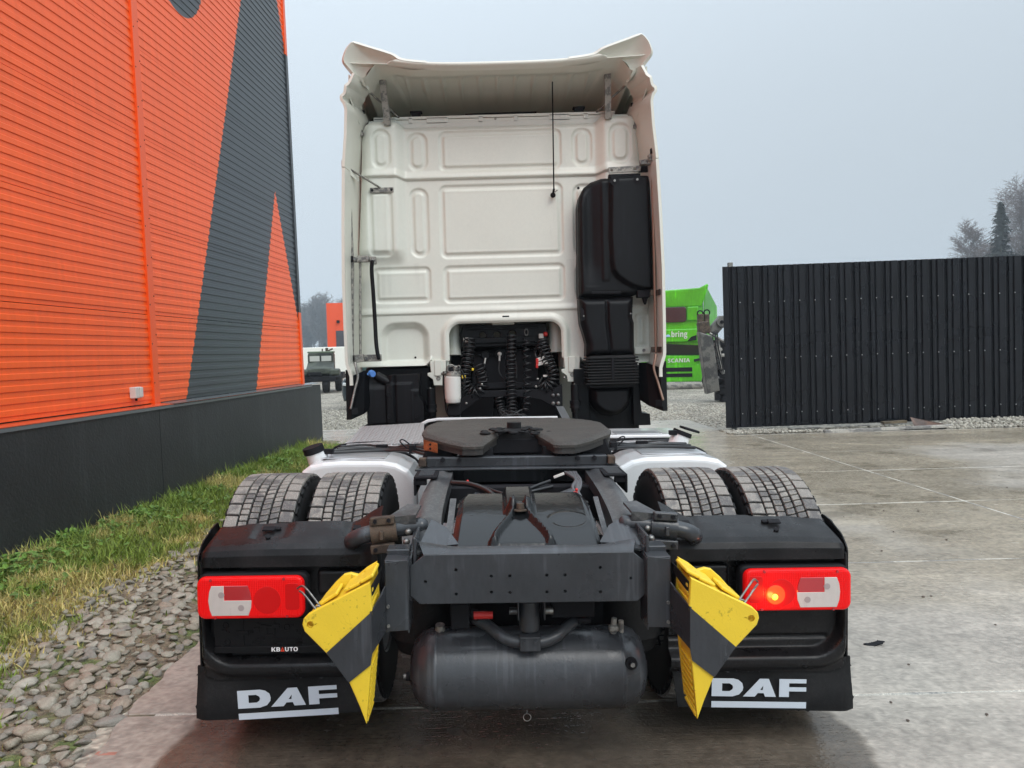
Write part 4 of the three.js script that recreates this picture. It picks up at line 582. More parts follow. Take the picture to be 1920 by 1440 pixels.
  put('coupling_block', [bx(0.295, 1.49, -6.36, 0.07, 0.028, 0.04, { rz: 0.3 }), bx(0.31, 1.455, -6.36, 0.085, 0.03, 0.04, { rz: 0.2 }), bx(0.33, 1.35, -6.3, 0.04, 0.018, 0.02)], M.filter, truck);
  put('red_coupling', [bx(0.268, 1.47, -6.35, 0.022, 0.05, 0.03), bx(0.265, 1.43, -6.35, 0.02, 0.03, 0.03)], M.red, truck);
  put('yellow_coupling', [bx(-0.262, 1.42, -6.31, 0.018, 0.022, 0.02), bx(-0.328, 1.37, -6.0, 0.03, 0.025, 0.02)], M.yellow, truck);
  // cab frame crossmember with big bolt heads
  put('cab_crossmember', [ext([[-0.48, 1.08], [-0.34, 1.20], [-0.22, 1.245], [0.28, 1.245], [0.34, 1.235], [0.46, 1.28], [0.46, 1.10], [0.40, 1.09], [0.28, 1.16], [0.10, 1.19], [-0.20, 1.19], [-0.32, 1.10], [-0.44, 1.03]], 0.05, { z: -6.30, b: 0.005 }), bx(0, 1.28, -6.36, 0.6, 0.05, 0.04)], M.blackMatt, truck);
  put('bolt_head', [[0.383, 1.193], [0.424, 1.193], [0.383, 1.128], [0.424, 1.128]].map(([x, y]) => new THREE.SphereGeometry(0.0155, 12, 8).scale(1, 1, 0.55).translate(x, y, -6.245)), M.steel, truck);
  put('bolt_head', [[-0.19, 1.30], [-0.205, 1.265], [0.26, 1.33], [0.245, 1.27], [0.475, 1.335], [0.555, 1.275], [-0.46, 1.28], [-0.32, 1.15], [-0.605, 1.275]].map(([x, y], k) => new THREE.SphereGeometry(0.0105, 10, 6).scale(1, 1, 0.6).translate(x, y, -6.22)), M.steel, truck);
  const fl = put('fuel_filter', [lathe([[0, 0], [0.05, 0], [0.056, 0.012], [0.057, 0.03], [0.0615, 0.04], [0.063, 0.20], [0.058, 0.21], [0, 0.212]], 28).translate(-0.412, 1.172, -5.92)], M.filter, truck);
  put('filter_head', [cyl([-0.408, 1.384, -5.92], [-0.408, 1.42, -5.92], 0.062, 0.058, 20), bx(-0.402, 1.44, -5.92, 0.10, 0.04, 0.08, { r: 0.012, s: 2 }), new THREE.TorusGeometry(0.030, 0.007, 8, 18).translate(-0.418, 1.437, -5.872), cyl([-0.36, 1.45, -5.88], [-0.36, 1.45, -5.85], 0.014), bx(-0.475, 1.40, -5.93, 0.05, 0.02, 0.03), cyl([-0.45, 1.41, -5.9], [-0.478, 1.41, -5.88], 0.012)], M.galv, fl);
  put('filter_boss', [cyl([-0.418, 1.437, -5.89], [-0.418, 1.437, -5.862], 0.019, 0.016, 12), cyl([-0.36, 1.45, -5.855], [-0.36, 1.45, -5.845], 0.009)], M.blackMatt, fl);
  put('filter_pipe', [tube([[-0.478, 1.40, -5.9], [-0.482, 1.33, -5.92], [-0.478, 1.24, -5.93], [-0.47, 1.15, -5.95]], 0.008), tube([[-0.47, 1.15, -5.95], [-0.46, 1.10, -5.95], [-0.43, 1.05, -5.95]], 0.01), tube([[-0.34, 1.42, -5.9], [-0.32, 1.36, -5.92], [-0.33, 1.25, -5.95]], 0.008)], M.hose, fl);
  put('filter_foot', [bx(-0.405, 1.12, -5.95, 0.10, 0.08, 0.06), bx(-0.43, 1.05, -5.95, 0.05, 0.10, 0.04, { rz: -0.4 })], M.blackMatt, fl);
  // dark machinery below the cab
  put('engine_block', [bx(0, 0.95, -7.3, 1.0, 0.9, 0.9, { r: 0.03 }), bx(-0.25, 1.0, -6.75, 0.3, 0.4, 0.4), bx(0.3, 1.0, -6.8, 0.3, 0.4, 0.4), cyl([0, 0.85, -6.9], [0, 0.80, -5.6], 0.24, 0.16, 18)], M.blackMatt, truck);
  for (const [x, n] of [[0.555, 0], [-0.6, 1]]) put('cab_shock_absorber', [cyl([x, 1.28, -6.2], [x, 1.06, -6.2], 0.034), cyl([x, 1.15, -6.2], [x, 1.12, -6.2], 0.044), cyl([x, 1.12, -6.2], [x, 1.09, -6.2], 0.04, 0.046), cyl([x, 1.06, -6.2], [x, 0.9, -6.2], 0.018)], M.black, truck);
  put('frame_arm', [poly3([[0.40, 1.09, -6.22], [0.46, 1.09, -6.22], [0.54, 0.92, -6.1], [0.47, 0.92, -6.1]], 0.03), poly3([[-0.42, 1.06, -6.0], [-0.36, 1.06, -6.0], [-0.43, 0.92, -5.9], [-0.50, 0.92, -5.9]], 0.03)], M.chassis, truck);
  const bb = put('rear_cab_step_box', [sheet({ x0: -1.11, x1: -0.655, y0: 1.0, y1: 1.42, cell: 0.0075, th: 0.22, back: [0, 0, 1], sdf: sdPoly([[-1.105, 1.015], [-0.665, 1.02], [-0.655, 1.06], [-0.655, 1.17], [-0.69, 1.22], [-0.69, 1.40], [-0.93, 1.395], [-0.96, 1.37], [-1.085, 1.385], [-1.08, 1.2]]), pos: (x, y) => { let z = -6.12; z -= 0.035 * sm(1.28, 1.36, y) * sm(-0.90, -0.98, x); z += 0.018 * (sm(-0.955, -0.945, x) * sm(-0.74, -0.75, x)) * sm(1.335, 1.325, y); z -= 0.020 * sm(-0.89, -0.885, x) * sm(-0.885 + 0.02, -0.885, x) * 1; z += 0.015 * sm(-0.75, -0.745, x) * sm(1.28, 1.27, y); return [x, y, z]; } })], M.black, truck);
  put('step_box_screw', [[-0.93, 1.245], [-0.71, 1.245], [-0.93, 1.07], [-0.71, 1.065]].map(([x, y]) => [new THREE.TorusGeometry(0.016, 0.003, 6, 14).translate(x, y, -6.098), bolt(x, y, -6.10, 0.008, 0.004, 8)]), M.blackMatt, bb);
  put('step_box_base', [bx(-0.88, 0.985, -6.15, 0.5, 0.04, 0.25)], M.blackMatt, bb);
  put('blue_cap', [cyl([-1.065, 1.415, -6.13], [-1.045, 1.41, -6.10], 0.028, 0.024, 12), bx(-1.08, 1.41, -6.12, 0.03, 0.02, 0.02)], mat(lin(0.10, 0.25, 0.62), 0.45), truck);
  put('blue_cap_neck', [cyl([-1.03, 1.40, -6.14], [-0.94, 1.34, -6.16], 0.035, 0.04, 12)], M.black, truck);
  put('inner_wing', [bx(-0.88, 1.2, -6.55, 0.55, 0.52, 0.3, { r: 0.03 })], M.black, truck);
  put('inner_wing', [bx(0.85, 1.15, -6.5, 0.5, 0.6, 0.3, { r: 0.03 }), bx(0.62, 1.15, -6.4, 0.12, 0.5, 0.2), ext([[1.03, 0.93], [1.17, 0.93], [1.165, 1.02], [1.10, 1.03], [1.085, 1.18], [1.10, 1.42], [1.03, 1.42]], 0.25, { z: -6.5, b: 0.004 })], M.black, truck);
  put('inner_wing', [ext([[-1.09, 0.95], [-0.60, 0.95], [-0.60, 1.45], [-1.09, 1.45]], 0.2, { z: -6.75, b: 0.004 })], M.black, truck);
  // front wheels
  for (const s of [-1, 1]) { const w = put('front_wheel', side(s, [lathe([[0.30, -0.15], [0.46, -0.155], [0.49, -0.14], [0.505, -0.10], [0.505, 0.10], [0.49, 0.14], [0.46, 0.155], [0.30, 0.15], [0.0, 0.11]], 40, 'x').translate(-1.03, 0.5, -7.3)]), M.rubber, truck); }
}
// ---------------------------------------------------------------- chassis, coupling, rear wings
{
  const c = { ch: 1 }, c2 = { ch: 2 };
  // ---- rear crossmember: a pressed channel with bolt holes
  const holesXY = [[-0.367, 0.761], [-0.261, 0.801], [-0.261, 0.716], [-0.139, 0.777], [-0.139, 0.721], [-0.075, 0.777], [-0.075, 0.719], [0.053, 0.778], [0.053, 0.719], [0.116, 0.778], [0.116, 0.721], [0.238, 0.802], [0.238, 0.717], [0.344, 0.763]];
  const cm = put('rear_crossmember', [
    ext([[-0.420, 0.815], [-0.370, 0.855], [0.352, 0.855], [0.400, 0.815], [0.400, 0.712], [0.366, 0.682], [-0.387, 0.682], [-0.420, 0.712]], 0.010, { z: -2.655, b: 0.002, holes: holesXY.map(([x, y]) => hole(x, y, 0.0078)) }),
    // rolled upper edge and flange swept back to the frame rails
    loft([[-0.372, 0.853, -2.648], [-0.2, 0.853, -2.648], [0.15, 0.853, -2.648], [0.354, 0.853, -2.648]], [[-0.40, 0.872, -2.74], [-0.27, 0.861, -2.700], [0.25, 0.861, -2.700], [0.38, 0.872, -2.74]], 24, 5, 0.008, (u, v) => [0, 0.008 * Math.sin(Math.PI * Math.min(1, v * 1.4) * 0.5), 0]),
    loft([[-0.387, 0.684, -2.648], [0.366, 0.684, -2.648]], [[-0.40, 0.672, -2.73], [0.38, 0.672, -2.73]], 4, 4, -0.008)], M.chassis, truck, c);
  put('hole_shade_plate', [bx(-0.01, 0.765, -2.82, 0.76, 0.16, 0.01)], M.chassis, cm);  // added plate behind the bolt holes so that they read as dark shade
  // ---- frame rails and coupling ramps
  for (const s of [-1, 1]) {
    put('frame_rail', side(s, [bx(-0.405, 0.80, -3.32, 0.012, 0.22, 1.32), bx(-0.37, 0.905, -3.5, 0.07, 0.01, 0.9), bx(-0.39, 0.80, -5.2, 0.02, 0.26, 2.6), bx(-0.36, 0.925, -5.2, 0.08, 0.012, 2.6), poly3([[-0.415, 0.69, -2.66], [-0.415, 0.69, -2.9], [-0.415, 0.90, -2.9], [-0.415, 0.84, -2.66]], 0.01)]), M.chassis, truck, c);
    const A = [[-0.416, 0.838, -2.69], [-0.430, 0.905, -2.98], [-0.424, 0.953, -3.25], [-0.395, 0.990, -3.62]], B = [[-0.326, 0.848, -2.70], [-0.336, 0.912, -2.98], [-0.330, 0.958, -3.25], [-0.318, 0.992, -3.62]];
    const rp = put('coupling_ramp', side(s, [loft(A, B, 24, 6, -0.008, (u, v) => [0, 0.012 * Math.sin(Math.PI * Math.min(1, v * 1.2)) ** 0.7, 0], true), loft(A, A.map(([x, y, z]) => [x - 0.012, y - 0.075, z]), 24, 2, 0.008, null, true), loft(B, B.map(([x, y, z]) => [x + 0.002, y - 0.05, z]), 24, 2, 0.008, null, true)]), M.ramp, truck, c);
    const bl = []; for (let k = 0; k < 5; k++) bl.push(new THREE.SphereGeometry(0.0135, 10, 7).translate(-0.452 + 0.006 * k * 0.4, 0.812 + k * 0.026, -2.70 - k * 0.05)); put('rail_bolt', side(s, bl), M.steel, truck, c);
    put('rail_plate', side(s, [poly3([[-0.395, 0.86, -2.72], [-0.30, 0.845, -2.76], [-0.255, 0.86, -2.77], [-0.30, 0.90, -2.85], [-0.36, 0.92, -2.9]], 0.006)]), M.chassis, truck, c);
    // perforated step bracket ahead of the ramp
    const br = put('step_bracket', side(s, [bx(-0.425, 0.995, -3.55, 0.105, 0.012, 0.24, { r: 0.004 }), bx(-0.473, 0.955, -3.55, 0.01, 0.08, 0.24), bx(-0.45, 0.975, -3.45, 0.06, 0.03, 0.02)]), M.blackMatt, truck, c);
    put('grip_rib', side(s, Array.from({ length: 6 }, (_, k) => bx(-0.425, 1.003, -3.46 - k * 0.032, 0.07, 0.006, 0.008))), M.chassis, br);
    // wing carrier: tube, clamp, gusset
    put('wing_tube', side(s, tube([[-0.39, 0.905, -2.88], [-0.50, 0.893, -2.87], [-0.57, 0.884, -2.86], [-0.615, 0.874, -2.855], [-0.645, 0.858, -2.87], [-0.662, 0.838, -2.92], [-0.668, 0.825, -2.98]], 0.031, 30, 14)), M.chassis, truck, c2);
    const cl = put('tube_clamp', side(s, [cyl([-0.578, 0.884, -2.86], [-0.482, 0.895, -2.87], 0.045, 0.045, 18), bx(-0.530, 0.936, -2.835, 0.092, 0.032, 0.028, { rz: 0.08, r: 0.006 }), bx(-0.530, 0.832, -2.835, 0.092, 0.036, 0.028, { rz: 0.08, r: 0.006 }), bx(-0.532, 0.885, -2.812, 0.016, 0.036, 0.012)]), s < 0 ? M.rust : M.chassis, truck, c2);
    put('clamp_bolt', side(s, [[-0.556, 0.936], [-0.505, 0.94], [-0.556, 0.83], [-0.505, 0.834]].map(([x, y]) => bolt(x, y, -2.821, 0.008))), M.blackMatt, cl);
    put('wing_gusset', side(s, [poly3([[-0.520, 0.940, -2.86], [-0.405, 0.955, -2.84], [-0.395, 0.968, -2.96], [-0.45, 0.968, -2.98]], 0.008), poly3([[-0.49, 0.875, -2.86], [-0.405, 0.92, -2.85], [-0.405, 0.955, -2.84], [-0.515, 0.938, -2.86]], 0.006)]), M.ramp, truck, c2);
    put('rubber_bush', side(s, cyl([-0.50, 0.795, -2.75], [-0.46, 0.795, -2.75], 0.026)), M.rubber, truck, c2);
    put('rail_bracket', side(s, [bx(-0.455, 0.855, -2.72, 0.085, 0.022, 0.08), bx(-0.468, 0.775, -2.74, 0.03, 0.15, 0.05)]), M.chassis, truck, c2);
    // chock holder: box bracket and folded band
    const hd = put('chock_bracket', side(s, [ext([[-0.492, 0.604], [-0.412, 0.608], [-0.412, 0.846], [-0.418, 0.850], [-0.492, 0.842]], 0.006, { z: -2.606, b: 0.001 }), bx(-0.490, 0.722, -2.66, 0.006, 0.245, 0.12), bx(-0.414, 0.72, -2.66, 0.006, 0.245, 0.12), bx(-0.455, 0.845, -2.66, 0.08, 0.006, 0.11)]), M.chassis, truck, c2);
    put('bracket_screw', side(s, [[-0.483, 0.692], [-0.483, 0.625]].map(([x, y]) => bolt(x, y, -2.60, 0.006))), M.steel, hd);
    put('chock_band', side(s, [poly3([[-0.664, 0.598, -2.436], [-0.594, 0.500, -2.436], [-0.522, 0.556, -2.436], [-0.516, 0.592, -2.436], [-0.516, 0.728, -2.436]], 0.005), poly3([[-0.516, 0.592, -2.436], [-0.492, 0.612, -2.56], [-0.492, 0.752, -2.56], [-0.516, 0.728, -2.436]], 0.005), poly3([[-0.515, 0.595, -2.441], [-0.490, 0.612, -2.60], [-0.490, 0.762, -2.60], [-0.515, 0.725, -2.441]], 0.004)]), M.chassis, truck, c2);
    put('chock_spring', side(s, [tube([[-0.695, 0.728, -2.50], [-0.745, 0.775, -2.53], [-0.775, 0.772, -2.58], [-0.80, 0.752, -2.62]], 0.0035), tube([[-0.700, 0.724, -2.47], [-0.748, 0.768, -2.50], [-0.775, 0.764, -2.55]], 0.0035), new THREE.TorusGeometry(0.010, 0.0035, 6, 12).translate(-0.698, 0.726, -2.48)]), M.steel, truck, c2);
  }
  // ---- middle wing: glossy cover between the rails with a raised A-shaped rib
  const covS = sdPoly([[-0.285, 0.0], [0.265, 0.0], [0.262, 0.08], [0.25, 0.36], [0.235, 0.42], [-0.245, 0.42], [-0.262, 0.36]]);
  const cov = put('middle_wing', [sheet({ x0: -0.30, x1: 0.28, y0: 0, y1: 0.43, cell: 0.0065, th: 0.006, sdf: covS, pos: (x, t) => {
    const X = x + 0.01; let y = 0.850 + 0.135 * Math.sin(Math.min(1, t / 0.42) * 1.35) - 0.006; const z = -2.74 - t * (0.75 + 0.6 * t / 0.42 * 0.55);
    const ed = -covS(x, t); y -= 0.02 * (1 - sm(0, 0.035, ed)) ** 2;
    const u = X + 0.015; // A legs
    const half = mix(0.105, 0.030, sm(0.02, 0.22, t)), leg = Math.abs(Math.abs(u) - half);
    if (t < 0.24) y += 0.030 * sm(0.018, 0.006, leg) * sm(0.0, 0.03, t) + 0.012 * sm(half, half - 0.01, Math.abs(u));
    y += 0.034 * sm(0.062, 0.050, Math.abs(u)) * sm(0.20, 0.225, t) * sm(0.425, 0.40, t) * 0.8;
    const em = Math.hypot((X - 0.165) / 0.072, (t - 0.17) / 0.05); y += 0.004 * Math.exp(-(((em - 1) / 0.10) ** 2));
    return [x, y, z];
  } })], M.gloss, truck, c);
  put('wing_bolt', [cyl([-0.024, 0.955, -2.925], [-0.024, 0.975, -2.925], 0.016, 0.014, 12), cyl([-0.024, 0.948, -2.925], [-0.024, 0.953, -2.925], 0.03, 0.03, 16)], M.rust, cov);
  put('side_guide', [poly3([[-0.31, 0.84, -2.76], [-0.285, 0.84, -2.76], [-0.275, 0.96, -3.12], [-0.30, 0.96, -3.12]], 0.006), poly3([[0.28, 0.84, -2.76], [0.30, 0.84, -2.76], [0.30, 0.96, -3.12], [0.28, 0.96, -3.12]], 0.006)], M.ramp, truck, c);
  // ---- machinery between the rails
  put('axle_crossmember', [bx(0, 0.86, -3.52, 0.74, 0.16, 0.08), bx(0, 0.80, -4.3, 0.74, 0.2, 0.1), bx(0, 0.60, -3.3, 0.7, 0.3, 0.1)], M.blackMatt, truck, c);
  put('vee_rod', [cyl([-0.20, 0.93, -3.25], [-0.02, 0.90, -3.12], 0.032, 0.032, 12), cyl([0.22, 0.93, -3.3], [0.03, 0.90, -3.12], 0.036, 0.034, 12)], M.chassis, truck, c);
  put('air_line', [tube([[-0.30, 0.985, -3.35], [-0.22, 0.985, -3.3], [-0.14, 0.965, -3.22], [-0.11, 0.94, -3.14]], 0.012), tube([[0.13, 0.97, -3.45], [0.05, 0.955, -3.38], [-0.03, 0.93, -3.3], [-0.06, 0.90, -3.2]], 0.008), tube([[0.14, 0.95, -3.42], [0.04, 0.94, -3.36], [-0.05, 0.93, -3.35], [-0.2, 0.95, -3.5]], 0.008), tube([[-0.05, 0.93, -3.28], [0.05, 0.935, -3.25], [0.16, 0.93, -3.25]], 0.011)], M.hose, truck, c);
  put('cable_bunch', Array.from({ length: 9 }, (_, k) => tube([[0.255 - 0.006 * k, 1.00, -3.5], [0.25 + 0.012 * Math.sin(k * 2.1), 0.985, -3.38], [0.232 + 0.018 * Math.sin(k * 1.3), 0.965, -3.30], [0.225 + 0.022 * Math.cos(k * 1.7), 0.93, -3.24], [0.23 + 0.02 * Math.sin(k), 0.90, -3.2]], 0.0055 + 0.001 * (k % 3))), mat(lin(0.08, 0.08, 0.085), 0.4), truck, c);
  put('cable_tie', [bx(0.225, 0.95, -3.26, 0.02, 0.012, 0.02), new THREE.SphereGeometry(0.007, 8, 6).translate(0.228, 0.965, -3.25), bx(-0.235, 0.99, -3.36, 0.012, 0.012, 0.012)], M.red, truck, c);
  put('cable_tag', [bx(0.195, 0.95, -3.27, 0.03, 0.016, 0.008, { rz: 0.1 }), bx(0.17, 1.0, -3.42, 0.05, 0.012, 0.004, { rz: 0.35 })], M.filter, truck, c);
  put('rear_axle', [cyl([-0.9, 0.505, -3.5], [0.9, 0.505, -3.5], 0.085, 0.085, 16), new THREE.SphereGeometry(0.24, 20, 14).scale(1, 1, 0.85).translate(0, 0.52, -3.5), cyl([0, 0.55, -3.6], [0, 0.72, -5.8], 0.06)], M.blackMatt, truck, c);
  for (const s of [-1, 1]) put('air_spring', side(s, [cyl([-0.42, 0.42, -3.10], [-0.42, 0.66, -3.10], 0.13, 0.13, 20), cyl([-0.42, 0.36, -3.1], [-0.42, 0.42, -3.1], 0.10, 0.12, 20), bx(-0.42, 0.36, -3.4, 0.09, 0.07, 0.7)]), M.rubber, truck, c);
  // ---- coupling plate (fifth wheel)
  const half = [[0.0, -3.93], [0.036, -3.90], [0.048, -3.80], [0.095, -3.66], [0.150, -3.545], [0.165, -3.50], [0.20, -3.485], [0.265, -3.49], [0.35, -3.56], [0.455, -3.66], [0.472, -3.74], [0.472, -4.08], [0.44, -4.20], [0.36, -4.33], [0.22, -4.42], [0.0, -4.45]];
  for (const p of half) p[1] = -4.45 + (p[1] + 4.45) * 0.857;
  const outl = half.map(([x, z]) => [x, -z]).concat(half.slice(1, -1).reverse().map(([x, z]) => [-x, -z]));
  const fwS = sdPoly(outl), fwY = (x, w) => { const z = -w; let y = 1.165 + 0.010 * sm(-3.8, -4.4, z) - 0.048 * sm(-3.86, -3.58, z); y -= 0.012 * (1 - sm(0, 0.02, -fwS(x, w))); y += 0.005 * (fbm(x * 9 + 20, w * 9, 91, 4, 401) - 0.5); return y; };
  const fw = put('coupling_plate', [sheet({ x0: -0.48, x1: 0.48, y0: 3.47, y1: 4.46, cell: 0.011, th: 0.013, back: [0, 1, 0], sdf: fwS, pos: (x, w) => [x, fwY(x, w), -w] })], M.grease, truck, c);
  put('plate_skirt', sheet({ x0: -0.48, x1: 0.48, y0: 3.47, y1: 4.46, cell: 0.0125, th: 0.030, back: [0, 1, 0], sdf: (x, w) => fwS(x, w) + 0.006, pos: (x, w) => [x, fwY(x, w) - 0.0145, -w] }), mat(lin(0.055, 0.053, 0.052), 0.5, { map: again(smear, 0.25), bumpMap: again(grain, 0.16), bumpScale: 0.003 }), fw);
  put('plate_web', [bx(0, 1.09, -3.95, 0.80, 0.07, 0.35), bx(-0.2, 1.07, -3.76, 0.16, 0.05, 0.10), bx(0.2, 1.07, -3.76, 0.16, 0.05, 0.10)], M.blackMatt, fw);
  put('lock_jaw', [cyl([-0.012, 1.13, -3.86], [-0.012, 1.200, -3.86], 0.036, 0.036, 18), ext([[-0.16, 1.09], [0.14, 1.09], [0.10, 1.13], [0.055, 1.165], [0.03, 1.172], [-0.05, 1.172], [-0.08, 1.16], [-0.12, 1.13]], 0.10, { z: -3.88, b: 0.01 })], M.rubber, fw);
  put('grease_clump', Array.from({ length: 26 }, (_, k) => { const a = k * 2.4, r = 0.05 + 0.005 * k; return new THREE.IcosahedronGeometry(0.012 + 0.010 * hash(k, 3, 5), 1).scale(1.3, 0.5, 1).translate(-0.012 + r * 1.1 * Math.cos(a), 1.165 + 0.008 * hash(k, 1, 2) - 0.0007 * Math.max(0, k - 5), -3.81 + 0.07 * Math.sin(a)); }), M.rubber, fw);
  put('warning_plate', [poly3([[-0.458, 1.080, -3.762], [-0.388, 1.072, -3.698], [-0.388, 1.118, -3.698], [-0.458, 1.130, -3.762]], 0.003)], mat(lin(0.55, 0.17, 0.06), 0.5, { map: again(dusty, 0.2) }), fw);
  put('warning_hole', [bolt(-0.423, 1.110, -3.729, 0.006, 0.004, 8), bolt(-0.423, 1.090, -3.729, 0.006, 0.004, 8)], M.blackMatt, fw);
  for (const s of [-1, 1]) put('coupling_pedestal', side(s, [ext([[-0.47, 1.03], [-0.30, 1.03], [-0.33, 1.12], [-0.43, 1.13]], 0.30, { z: -4.05, b: 0.01 }), bolt(-0.36, 1.045, -3.66, 0.012, 0.02), bolt(-0.28, 1.045, -3.66, 0.012, 0.02)]), M.blackMatt, truck, c);
  put('coupling_base', [bx(-0.008, 1.032, -3.68, 0.86, 0.048, 0.05, { r: 0.006 }), bx(-0.008, 1.004, -3.82, 0.96, 0.010, 0.44, { r: 0.003 }), bx(0, 0.955, -3.95, 0.80, 0.09, 0.3)], M.chassis, truck, c);
  put('base_block', [bx(-0.455, 1.035, -3.66, 0.035, 0.04, 0.05), bx(0.44, 1.035, -3.66, 0.035, 0.04, 0.05)], M.rust, truck, c);
  // ---- wheels
  const blockRows = [[-0.113, 0.054, 50, 0], [-0.063, 0.0335, 100, 0.5], [-0.0215, 0.0335, 100, 0.1], [0.0205, 0.0335, 100, 0.6], [0.062, 0.0335, 100, 0.2], [0.112, 0.054, 50, 0.7]];
  const mkTread = () => { const G = []; for (const [x, w, n, ph] of blockRows) for (let k = 0; k < n; k++) { const a = (k + ph) / n * Math.PI * 2, L = 2 * Math.PI * 0.5 / n, sh = Math.abs(x) > 0.1, g = bx(0, 0, 0, w, 0.016, L - (sh ? 0.0088 : 0.0052), { r: 0.0035 }); const p = g.attributes.position; for (let i = 0; i < p.count; i++) { const px = p.getX(i); p.setZ(i, p.getZ(i) + (sh ? 0.10 : 0.22) * (x < 0 ? px : -px) * 0.5 + 0.002 * Math.sin(px * 300)); if (sh && px * x > 0) p.setY(i, p.getY(i) - 0.16 * Math.max(0, Math.abs(px) - 0.004)); }
    g.translate(x, 0.4975, 0).rotateX(a); G.push(flat(g)); } return boxUV(mergeGeometries(G)); };
  const carc = lathe([[0.29, -0.13], [0.33, -0.150], [0.42, -0.160], [0.462, -0.153], [0.482, -0.142], [0.4905, -0.128], [0.4915, 0], [0.4905, 0.128], [0.482, 0.142], [0.462, 0.153], [0.42, 0.160], [0.33, 0.150], [0.29, 0.13]], 72, 'x');
  const lugs = []; for (let k = 0; k < 50; k++) { const a = k / 50 * Math.PI * 2; for (const s of [-1, 1]) lugs.push(bx(s * 0.1455, 0.476, 0, 0.01, 0.03, 0.036, { r: 0.003 }).rotateX(a)); }
  const rim = lathe([[0.0, 0.02], [0.12, 0.02], [0.14, -0.04], [0.27, -0.06], [0.285, 0.12], [0.30, 0.14]], 36, 'x');
  const treadG = mkTread(), carcG = join([carc, lugs]), rimG = boxUV(flat(rim));
  for (const [x, sp] of [[-1.087, 0.0], [-0.742, 0.05], [0.742, 0.02], [1.087, 0.07]]) {
    const wheel = new THREE.Group(); wheel.name = 'rear_wheel'; truck.add(wheel); wheel.position.set(x - 0.022, 0.505 - 0.0135 * x, -3.5); wheel.rotation.set(sp, 0, -0.0135);
    const add = (n, g, m) => { const q = new THREE.Mesh(g, m); q.name = n; q.castShadow = q.receiveShadow = true; wheel.add(q); };
    add('tread', treadG, M.tread); add('tyre', carcG, M.rubber); add('rim', x < 0 ? rimG : rimG, M.chassis);
  }
  // ---- rear wings with lamps and flaps (drawn for the left, mirrored for the right)
  const topY = (x) => 0.912 + 0.062 * sm(-0.70, -0.56, x);
  for (const s of [-1, 1]) {
    const P = [[0.742, -2.930], [0.785, -2.932], [0.808, -2.942], [0.824, -2.965], [0.842, -3.01], [0.860, -3.065], [0.876, -3.12]];
    const shell = sheet({ x0: -1.272, x1: -0.565, y0: 0, y1: 1, cell: 0.012, th: 0.005, pos: (x, t) => { // profile swept across, turned forwards at the outer end
      const k = t * (P.length - 1), i = Math.min(P.length - 2, Math.floor(k)), f = k - i, lift = (topY(x) - 0.912) * t; let y = mix(P[i][0], P[i + 1][0], f) + lift, z = mix(P[i][1], P[i + 1][1], f); const e = sm(-1.235, -1.272, x); z -= 0.05 * e * e; y -= 0.05 * e * t + 0.02 * sm(-1.0, -1.25, x) * t;
      for (const cx of [-0.655, -1.02]) { const d = sdBox(x, t, cx - 0.05, 0.62, cx + 0.075, 1.2, 0.05); y -= 0.006 * sm(0.02, -0.01, d); }
      z += 0.02 * sm(-0.63, -0.57, x) * (1 - t); return [x, y, z]; } });
    const wing = put('rear_wing', side(s, [shell]), M.fender, truck, c2);
    put('wing_side', side(s, [sheet({ x0: 2.97, x1: 3.32, y0: 0.30, y1: 0.94, cell: 0.02, th: 0.005, sdf: sdPoly([[2.97, 0.32], [3.02, 0.30], [3.20, 0.40], [3.30, 0.70], [3.20, 0.86], [3.10, 0.855], [3.02, 0.82], [2.97, 0.77]]), pos: (d, y) => [-1.272 - 0.004 * Math.sin(d * 30), y, -d] })]), M.fender, wing);
    put('wing_recess', side(s, [-0.635, -1.0].map((x) => [bx(x - 0.02, 0.862, -3.055, 0.05, 0.008, 0.03, { rx: 0.32 }), bx(x + 0.012, 0.860, -3.065, 0.03, 0.012, 0.02, { rx: 0.32 }), cyl([x - 0.01, 0.838, -3.005], [x - 0.008, 0.846, -2.998], 0.010, 0.010, 10)])), M.blackMatt, wing);
    // rear panel: recess with a rounded rim, then the rim's roll
    const rin = (x, y) => sdBox(x, y, -1.232, 0.385, 0.0, 1.2, 0.10), pan = sdPoly([[-1.274, 0.760], [-1.274, 0.345], [-1.255, 0.315], [-1.20, 0.295], [-0.575, 0.305], [-0.575, 0.760]]);
    const panel = put('wing_rear_panel', side(s, [sheet({ x0: -1.28, x1: -0.57, y0: 0.28, y1: 0.77, cell: 0.0085, th: 0.006, sdf: pan, pos: (x, y) => { const r = rin(x, y); let z = -2.985 + 0.052 * sm(0.0, 0.028, r) - 0.02 * sm(0.055, 0.085, r); z -= 0.015 * sm(0.415, 0.42, y) * sm(0.428, 0.423, y) * (x > -1.2 ? 1 : 0); const e = sm(-1.25, -1.275, x); z -= 0.05 * e * e; z += 0.0015 * (fbm(x * 4 + 9, y * 4, 91, 3, 411) - 0.5); return [x, y, z]; } })]), M.fender, truck, c2);
    put('panel_box', side(s, [bx(-0.70, 0.672, -2.985, 0.22, 0.10, 0.06, { r: 0.02, s: 2 })]), M.fender, panel);
    // flap of rubber sheet
    const flS = sdPoly([[-1.296, 0.345], [-1.299, 0.141], [-1.0, 0.148], [-0.60, 0.168], [-0.58, 0.345]]);
    const flap = put('mud_flap', side(s, [sheet({ x0: -1.305, x1: -0.575, y0: 0.13, y1: 0.35, cell: 0.012, th: 0.005, sdf: flS, pos: (x, y) => [x, y, -2.962 + 0.015 * sm(0.30, 0.16, y) + 0.006 * Math.sin(x * 9) * sm(0.34, 0.2, y) - 0.02 * sm(-1.24, -1.30, x) ** 2] })]), M.rubber, truck, c2);
